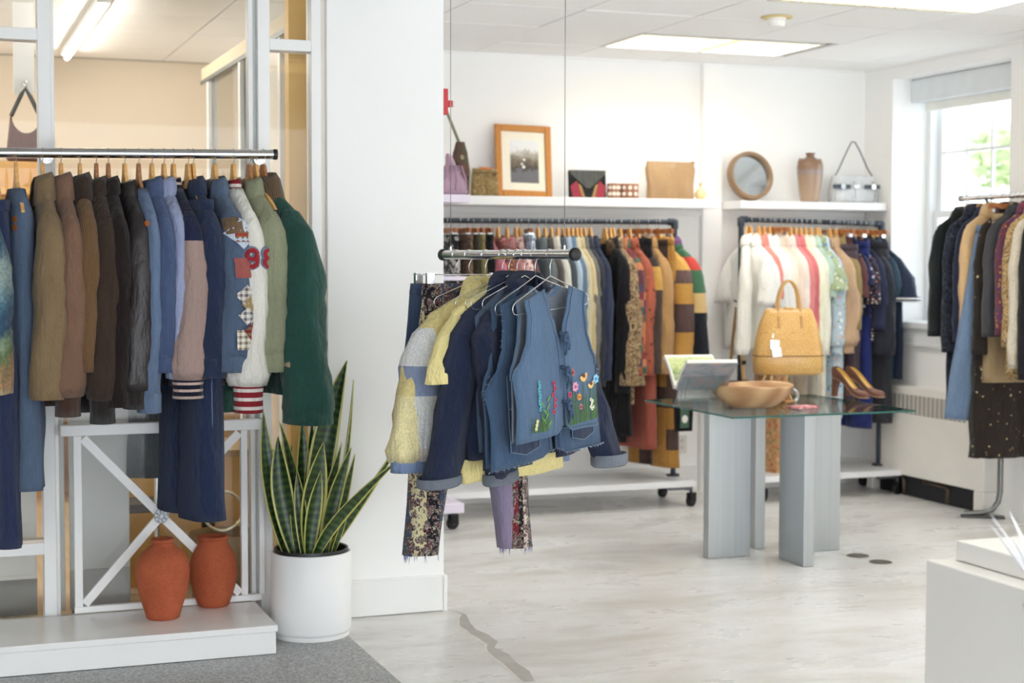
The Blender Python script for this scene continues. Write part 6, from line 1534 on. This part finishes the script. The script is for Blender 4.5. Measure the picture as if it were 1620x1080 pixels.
# ------------------------------------------------------------------ rolling rack at the right edge
XR = 5.83; RAD_R = .015
e0 = onx(1520, 314, XR); zr_ = e0.z
rr_ = thing('rolling_rack', 'chrome garment rack in front of the window at the right edge', 'clothes rack', (XR, e0.y, 0))
MB().tube([(0, 0, zr_), (0, -1.5, zr_)], RAD_R, 20).build('rail', CHROME, rr_, smooth=True, sharp=50)
MB().tube([(0, .004, zr_), (0, -.02, zr_)], .0195, 20).build('end_cap', plain((150, 152, 150), .35, .6), rr_, smooth=True, sharp=50)
ux = 5.975 - XR; uy = 7.72 - e0.y
TUBE = plain((128, 128, 126), .35, .85, var=.08)
MB().tube([(ux, uy, zr_ - .06), (ux, uy, .16), (ux - .01, uy + .004, .10), (ux - .04, uy + .02, .05), (ux - .09, uy + .06, .03), (ux - .17, uy + .11, .024)], .016, 14).build('upright', TUBE, rr_, smooth=True, sharp=60)
MB().tube([(ux, uy, zr_ - .07), (ux * .5, uy * .5 - .05, zr_ - .03), (0, uy, zr_)], .010, 12).build('top_arm', TUBE, rr_, smooth=True, sharp=60)
MB().bar((ux - .19, uy + .12, .010), (ux + .02, uy - .02, .010), .05, .014).build('foot_plate', plain((84, 82, 80), .5, .5, var=.15), rr_, bevel=.003)
uy2 = -1.45
MB().tube([(ux, uy2, zr_ - .06), (ux, uy2, .16), (ux - .04, uy2, .05), (ux - .17, uy2, .024)], .016, 14).build('upright', TUBE, rr_, smooth=True, sharp=60)
MB().bar((ux - .19, uy2, .010), (ux + .02, uy2, .010), .05, .014).build('foot_plate', plain((84, 82, 80), .5, .5, var=.15), rr_, bevel=.003)
GR_ = 'clothes on the rack at the right edge'
def rp(px): q = onx(px, 314, XR); return (XR, q.y, zr_)
def rdrop(px, py): q = onx(px, 314, XR); return zr_ + RAD_R - onx(px - 55, py, XR - .2).z
def RJ(px, name, label, cat, bottom, body, d=0, **kw):
    D = rdrop(px, bottom); kw.setdefault('z0', -.10); kw.setdefault('slope', .08); kw.setdefault('W', .38)
    hy = kw.pop('hemy', None); kw['L'] = (rdrop(px, hy) if hy else D - .02) + kw['z0']
    if kw.get('sleeve', 'long') == 'long': kw.setdefault('SL', D + kw['z0'] - kw['slope'] - (kw.get('cuffL', .06) if kw.get('cuff') in ('rib', 'band') else 0))
    kw.setdefault('srx', (.055, .048)); kw.setdefault('sry', (.04, .04)); kw.setdefault('T', .03); kw.setdefault('splay', -.02); kw.setdefault('splay2', .02)
    return top(name, label, cat, rp(px), RAD_R, R(d), body, group=GR_, seed=px % 71, n=28, **kw)
RJ(1530, 'black_blazer', 'black blazer against the window at the left of the right edge rack', 'blazer', 531, cloth((34, 40, 42), seed=111), d=-8, srx=(.06, .06), sry=(.045, .05), collar='lapel')
RJ(1549, 'jacquard_dress', 'navy black jacquard dress with a small cuff button', 'dress', 556, cloth((42, 46, 60), 'camo', [(34, 38, 50), (54, 60, 78), (30, 34, 44), (70, 76, 94)], s=1.6, seed=112), d=-6, hemy=650, srx=(.055, .05))
RJ(1567, 'navy_coat', 'navy coat with pearl buttons on the right edge rack', 'coat', 540, cloth((38, 44, 70), seed=113), d=-4, buttons=0, collar='lapel', srx=(.06, .058))
tcoat = GARMENTS[-1]
for k, dz in enumerate((0, .045, .09)):
    MB().disc((-.20 + .004 * k, -.055, -.66 + .0 - dz), .011, 14, (-.3, -1, 0), .004).build('button', plain((206, 206, 210), .25, .3), tcoat, smooth=True, sharp=40)
RJ(1575, 'tan_blouse', 'plain tan blouse between navy coat and pale jeans', 'blouse', 520, cloth((216, 180, 130), seed=114), d=-4)
pj_ = trousers('pale_jeans', 'pale washed blue jeans hanging on the right edge rack', rp(1588), RAD_R, R(-6), cloth((116, 148, 188), 'denim', [(170, 192, 216)], seed=115), group=GR_, L=rdrop(1585, 668) - .20, W=.30, T=.03, hemw=.11, legT=.035, split=.6, hang='wood', z0=-.20, stitch=plain((70, 96, 136), .8))
pj_.rotation_euler = (0, R(6), R(-6))
RJ(1600, 'floral_maxi_dress', 'long dark brown dress with small cream flowers and pleated skirt', 'dress', 560, cloth((52, 44, 38), 'floral', [(214, 196, 150), (52, 44, 38), (52, 44, 38), (150, 110, 70)], s=1.1, seed=116, dens=.40), d=-4, hemy=724, hemw=1.25, hemT=2.2, fold=.02, ks=(11, 17), srx=(.05, .055))
trousers('khaki_trousers', 'khaki chino trousers between floral maxi dress and charcoal blazer', rp(1608), RAD_R, R(-6), cloth((170, 146, 108), seed=117), group=GR_, L=rdrop(1608, 605) - .12, W=.30, T=.028, hemw=.10, z0=-.12)
RJ(1616, 'charcoal_blazer', 'charcoal grey blazer with bent sleeve on the right edge rack', 'blazer', 532, cloth((74, 74, 78), seed=118), d=-6, collar='lapel', srx=(.06, .055))
RJ(1634, 'kaleidoscope_shirt', 'red and purple kaleidoscope print shirt', 'shirt', 530, cloth((110, 60, 80), 'floral', [(160, 50, 50), (90, 60, 130), (190, 130, 60), (60, 80, 110)], s=2.0, seed=119), d=-4)
RJ(1646, 'gold_brocade_jacket', 'gold brocade jacket left of the ivory tweed jacket', 'jacket', 548, cloth((176, 146, 96), 'camo', [(150, 118, 70), (196, 166, 112), (130, 100, 58), (206, 178, 126)], s=2.2, seed=120), d=-4, hemy=600)
RJ(1658, 'ivory_tweed_jacket', 'ivory flecked tweed jacket at the right border of the picture', 'jacket', 582, cloth((226, 218, 200), 'tweed', [(190, 170, 140)], seed=121), d=-6, srx=(.055, .05))
RJ(1672, 'black_silk_shirt', 'black silk shirt cut off by the right border of the picture', 'shirt', 600, cloth((36, 34, 38), seed=122), d=-4)

# ------------------------------------------------------------------ pedestal at the lower right and white agave sculpture
pd = thing('display_pedestal', 'large white square display pedestal at the lower right corner', 'pedestal', (2.412, 3.41, 0))
PEDM = plain((232, 229, 224), .5, var=.01)
MB().box(0, .85, -1.0, 0, .001, .76).build('lower_box', PEDM, pd, bevel=.004)
MB().box(.066, .80, -.94, -.036, .762, .812).build('upper_tier', PEDM, pd, bevel=.003)
c_ = at(1662, 872, 3.22)
ag = thing('agave_sculpture', 'white spiky agave sculpture on the pedestal at the right border', 'sculpture', (c_.x, c_.y, .813))
AGM = plain((240, 240, 244), .4, var=.02)
MB().lathe([(.002, 0), (.05, 0), (.055, .012), (.035, .03), (.002, .04)], 24).build('core', AGM, ag, smooth=True)
def spike(tip, lift):
    tip = Vector(tip); b = Vector((tip.x * .08, tip.y * .08, .015)); m_ = b.lerp(tip, .5) + Vector((0, 0, lift)); n = 12; rings = []
    for j in range(n + 1):
        f = j / n; p = b * (1 - f) ** 2 + m_ * 2 * f * (1 - f) + tip * f * f
        tn = ((m_ - b) * (1 - f) + (tip - m_) * f).normalized(); sd = tn.cross(Vector((0, 0, 1))).normalized(); up = sd.cross(tn)
        w = .021 * (1 - f) ** .8 * (1 if f > .15 else .6 + f * 2.6) + .0008
        rings.append([p + sd * w, p + up * w * .35, p - sd * w, p - up * w * .35])
    MB().loft(rings, True, True, True).build('spike', AGM, ag, smooth=True, sub=1)
o_ = Vector((c_.x, c_.y, .813))
for px, py, dd in ((1562, 825, 3.20), (1566, 812, 3.24), (1596, 807, 3.28), (1640, 790, 3.2), (1690, 800, 3.25), (1730, 815, 3.2), (1760, 835, 3.1), (1620, 800, 3.05), (1680, 785, 3.1), (1600, 850, 3.0)):
    spike(at(px, py, dd) - o_, .02)

# tree outside the window
def tree(label, loc, rad, h, seed):
    rg = random.Random(seed); t = thing('tree', label, 'tree', loc, group='trees outside the window')
    MB().tube([(0, 0, 0), (.05, 0, h * .4), (0, .05, h * .75)], [.12, .09, .04], 10).build('trunk', plain((110, 96, 80), .9), t, smooth=True)
    mb = MB()
    for k in range(380):
        u = Vector((rg.gauss(0, 1), rg.gauss(0, 1), rg.gauss(0, 1))).normalized() * rad * rg.random() ** .35
        p = u + Vector((0, 0, h)); a = Vector((rg.gauss(0, 1), rg.gauss(0, 1), rg.gauss(0, 1))).normalized() * .09; b = a.orthogonal().normalized() * .05
        mb.add([p - a, p + b, p + a, p - b], [(0, 1, 2, 3)])
    tag(mb.build('foliage', plain((196, 214, 160), .6, var=.2), t), kind='stuff')
q = at(1582, 245, 19)
tree('leafy green tree seen through the window panes', (q.x, q.y, q.z - 3.0), .42, 3.0, 5)
# ------------------------------------------------------------------ room behind the glass
scr = thing('window_3', None, None, (1.52, 0, 0), kind='structure')
DARKG = plain((70, 78, 78), .4); OCH = plain((222, 182, 112), .5, var=.06)
for y in (7.1, 8.05, 9.0): MB().box(0, .05, y - .025, y + .025, 0, 2.55).build('post', TRIMM, scr)
MB().box(0, .05, 6.9, 9.2, 2.55, 2.62).build('head_rail', plain((206, 190, 160), .5), scr)
MB().box(-.006, 0, 6.9, 9.2, 2.53, 2.552).build('gasket', DARKG, scr)
for y0, y1 in ((7.125, 8.025), (8.075, 8.975)): MB().box(.02, .026, y0, y1, .05, 2.55).build('pane', GL_T, scr)
MB().box(-.02, .07, 6.80, 6.88, 0, ZC).build('door_post', OCH, scr)
# ceiling strip light
q0, q1 = onz(166, -6, ZC), onz(104, 80, ZC)
t = thing('strip_light', 'long white fluorescent strip light on the ceiling behind the glass', 'ceiling light', ((q0.x + q1.x) / 2, (q0.y + q1.y) / 2, ZC - .002))
L2 = abs(q1.y - q0.y) / 2
MB().box(-.035, .035, -L2, L2, -.03, 0).build('housing', WHITE, t, bevel=.004)
MB().tube([(0, -L2 + .03, -.046), (0, L2 - .03, -.046)], .015, 14).build('tube', m_emit((255, 247, 234), 26), t, smooth=True)
t = thing('strip_light', 'warm fluorescent strip light farther left behind the glass', 'ceiling light', (-1.4, 8.6, ZC - .002))
MB().box(-.06, .06, -1.2, 1.2, -.05, 0).build('housing', WHITE, t, bevel=.004)
MB().tube([(0, -1.17, -.066), (0, 1.17, -.066)], .018, 14).build('tube', m_emit((255, 240, 214), 26), t, smooth=True)
# brown hobo bag on the far wall
q = ony(40, 140, 8.3); q2 = ony(40, 255, 8.3)
t = thing('hobo_bag', 'brown suede hobo bag hanging behind the glass at the upper left', 'bag', (q.x, 8.3, 0))
zt, zb_ = q.z, q2.z; hw = (ony(72, 200, 8.3).x - ony(8, 200, 8.3).x) / 2
zm = lerp(zb_, zt, .56)
MB().tube([(-hw * .72, 0, zm + .02), (-hw * .2, 0, zt - .03), (0, 0, zt), (hw * .25, 0, zt - .04), (hw * .72, 0, zm + .02)], .011, 10).build('strap', plain((84, 80, 76), .6), t, smooth=True)
out = [(-hw, zb_ + .02), (-hw * .9, zb_), (hw * .9, zb_), (hw, zb_ + .02), (hw * .74, zm + .04)] + [(hw * .70 * math.cos(a), zm + .02 - .085 * math.sin(a)) for a in [math.pi * k / 10 for k in range(1, 10)]] + [(-hw * .74, zm + .04)]
MB().prism(out, -.03, .03).build('bag_body', cloth((126, 66, 28), 'suede', seed=131), t, bevel=.012)
MB().tube([(0, -.02, zt), (0, -.02, zt + .03), (0, .10, zt + .04)], .008, 8).build('wall_hook', CHROME, t, smooth=True)
MB().box(-.05, .05, .08, .11, zt - .02, zt + .7).build('hook_rail', TRIMM, t)
# far shelving with warm wood boards
def shelf_unit(label, x0, x1, y, zs, mat):
    t = thing('display_shelf', label, 'shelf', ((x0 + x1) / 2, y, 0), group='shelves behind the glass'); w = (x1 - x0) / 2
    for x in (-w, w): MB().box(x - .02, x + .02, 0, .34, .001, zs[-1] + .2).build('side_panel', mat, t)
    for z in zs: MB().box(-w + .02, w - .02, 0, .34, z - .02, z + .02).build('shelf_board', mat, t)
    MB().box(-w + .02, w - .02, .335, .345, .001, zs[-1] + .2).build('back_panel', plain((214, 176, 118), .6, var=.08), t)
    return t
WWD = m_wood((206, 158, 92), (224, 182, 118), 2, (1, 4, 4), .5)
shelf_unit('warm oak display shelf behind the dark jackets', -.9, .75, 10.2, (.45, .9, 1.45, 1.95), WWD)
shelf_unit('low oak display shelf to the right behind the glass', .95, 1.45, 10.2, (.45, .9, 1.3), WWD)
rb = random.Random(12)
boxes = [('brown woven basket on the oak shelf behind the crossed braces', (120, 88, 60), .25, .92, .28, .22), ('cream storage box on the oak shelf behind the glass', (226, 214, 192), -.35, .92, .34, .2), ('orange storage box low on the oak shelf', (206, 140, 70), -.3, .47, .4, .25), ('grey storage box low on the oak shelf', (130, 132, 136), .3, .47, .3, .24), ('blue storage box on the right oak shelf', (96, 120, 180), 1.2, .92, .28, .22), ('tan hat box high on the oak shelf', (190, 160, 120), -.1, 1.47, .36, .24)]
for lab, c, x, z, w, h in boxes:
    t = thing('storage_box', lab, 'box', (x, 10.36, z), group='boxes behind the glass')
    MB().box(-w / 2, w / 2, -.12, .12, .001, h).build('box_body', cloth(c, seed=int(c[0])), t, bevel=.01)
    MB().box(-w / 2 - .006, w / 2 + .006, -.126, .126, h, h + .03).build('lid', cloth(c, seed=int(c[0])), t, bevel=.006)
# tall white screen and cabinet close behind the glass
t = thing('white_screen', 'tall frosted white screen standing behind the crossed braces', 'screen', (.70, YP + .42, 0))
FRO = plain((226, 229, 232), .5, var=.03)
MB().box(-.13, .12, 0, .03, .20, 1.02).build('screen_panel', FRO, t, bevel=.004)
MB().box(-.13, .12, -.004, .034, .03, .20).build('screen_plinth', plain((196, 198, 202), .6), t, bevel=.003)
MB().box(-.22, -.15, 0, .03, .03, 1.02).build('side_stile', FRO, t, bevel=.003)
for x in (-.10, .09): MB().box(x - .02, x + .02, -.05, .08, .0005, .03).build('foot', plain((150, 152, 156), .5), t)
t = thing('white_cabinet', 'white cabinet with grey base behind the glass at the far left', 'cabinet', (.12, YP + .5, 0))
MB().box(-.6, .32, 0, .4, .16, .78).build('carcass', plain((240, 240, 240), .4), t, bevel=.004)
MB().box(-.6, .32, .02, .4, .0005, .16).build('base', plain((150, 150, 150), .6), t)
MB().box(-.6, -.14, -.012, -.001, .18, .76).build('door', plain((242, 242, 242), .4), t, bevel=.003); MB().box(-.13, .31, -.012, -.001, .18, .76).build('door', plain((242, 242, 242), .4), t, bevel=.003)
t = thing('wood_counter', 'ochre wooden counter behind the crossed braces and jars', 'counter', (1.10, YP + .95, 0))
MB().box(-.28, .40, 0, .5, .0005, .60).build('carcass', plain((230, 186, 118), .6, var=.08), t, bevel=.004)
MB().box(-.32, .44, -.03, .52, .60, .63).build('worktop', plain((190, 160, 120), .4), t, bevel=.003)
t = thing('low_bench', 'dark low bench behind the crossed braces', 'bench', (1.02, YP + .62, 0))
MB().box(-.22, .22, 0, .22, .40, .44).build('seat_board', plain((74, 66, 58), .5), t, bevel=.004)
for x in (-.19, .19):
    for y in (.03, .19): MB().box(x - .015, x + .015, y - .015, y + .015, .0005, .40).build('leg', plain((74, 66, 58), .5), t)
# grey garment and clear ring behind the glass
q = ony(250, 690, YP + .3)
tq = thing('coat_stand', 'slim chrome coat stand behind the glass carrying a grey coat', 'coat stand', (q.x, YP + .36, 0))
MB().tube([(0, 0, .012), (0, 0, 1.35)], .011, 12).build('pole', CHROME, tq, smooth=True, sharp=50)
MB().tube([(0, .06, 1.36), (0, -.06, 1.36)], .012, 12).build('peg', CHROME, tq, smooth=True, sharp=50)
MB().lathe([(.002, .0005), (.12, .0005), (.12, .008), (.002, .014)], 28).build('base', plain((70, 70, 74), .4, .5), tq, smooth=True, sharp=50)
top('grey_coat', 'plain grey coat on the stand behind the flared jeans', 'coat', (q.x, YP + .36, 1.36), .012, R(-8), cloth((104, 110, 118), seed=141), W=.22, T=.04, L=.62, sleeve=None, collar=None, neck=.05, hemT=1.3, group='coat behind the glass')
q = ony(365, 822, YP + .12)
t = thing('woven_basket', 'woven basket with a pale round handle behind the rear jar', 'basket', (q.x, YP + .30, 0))
MB().tube([(.085 * math.cos(a), .0, q.z + .085 * math.sin(a) + .01) for a in [2 * math.pi * k / 32 for k in range(32)]], .007, 8, closed=True).build('ring_handle', plain((232, 220, 190), .1, .4), t, smooth=True)
MB().lathe([(.002, .0005), (.13, .0005), (.15, q.z - .08), (.145, q.z - .08), (.125, .01)], 28).build('basket_body', plain((168, 140, 104), .7, bump=.6, bscale=50), t, smooth=True, sharp=60)
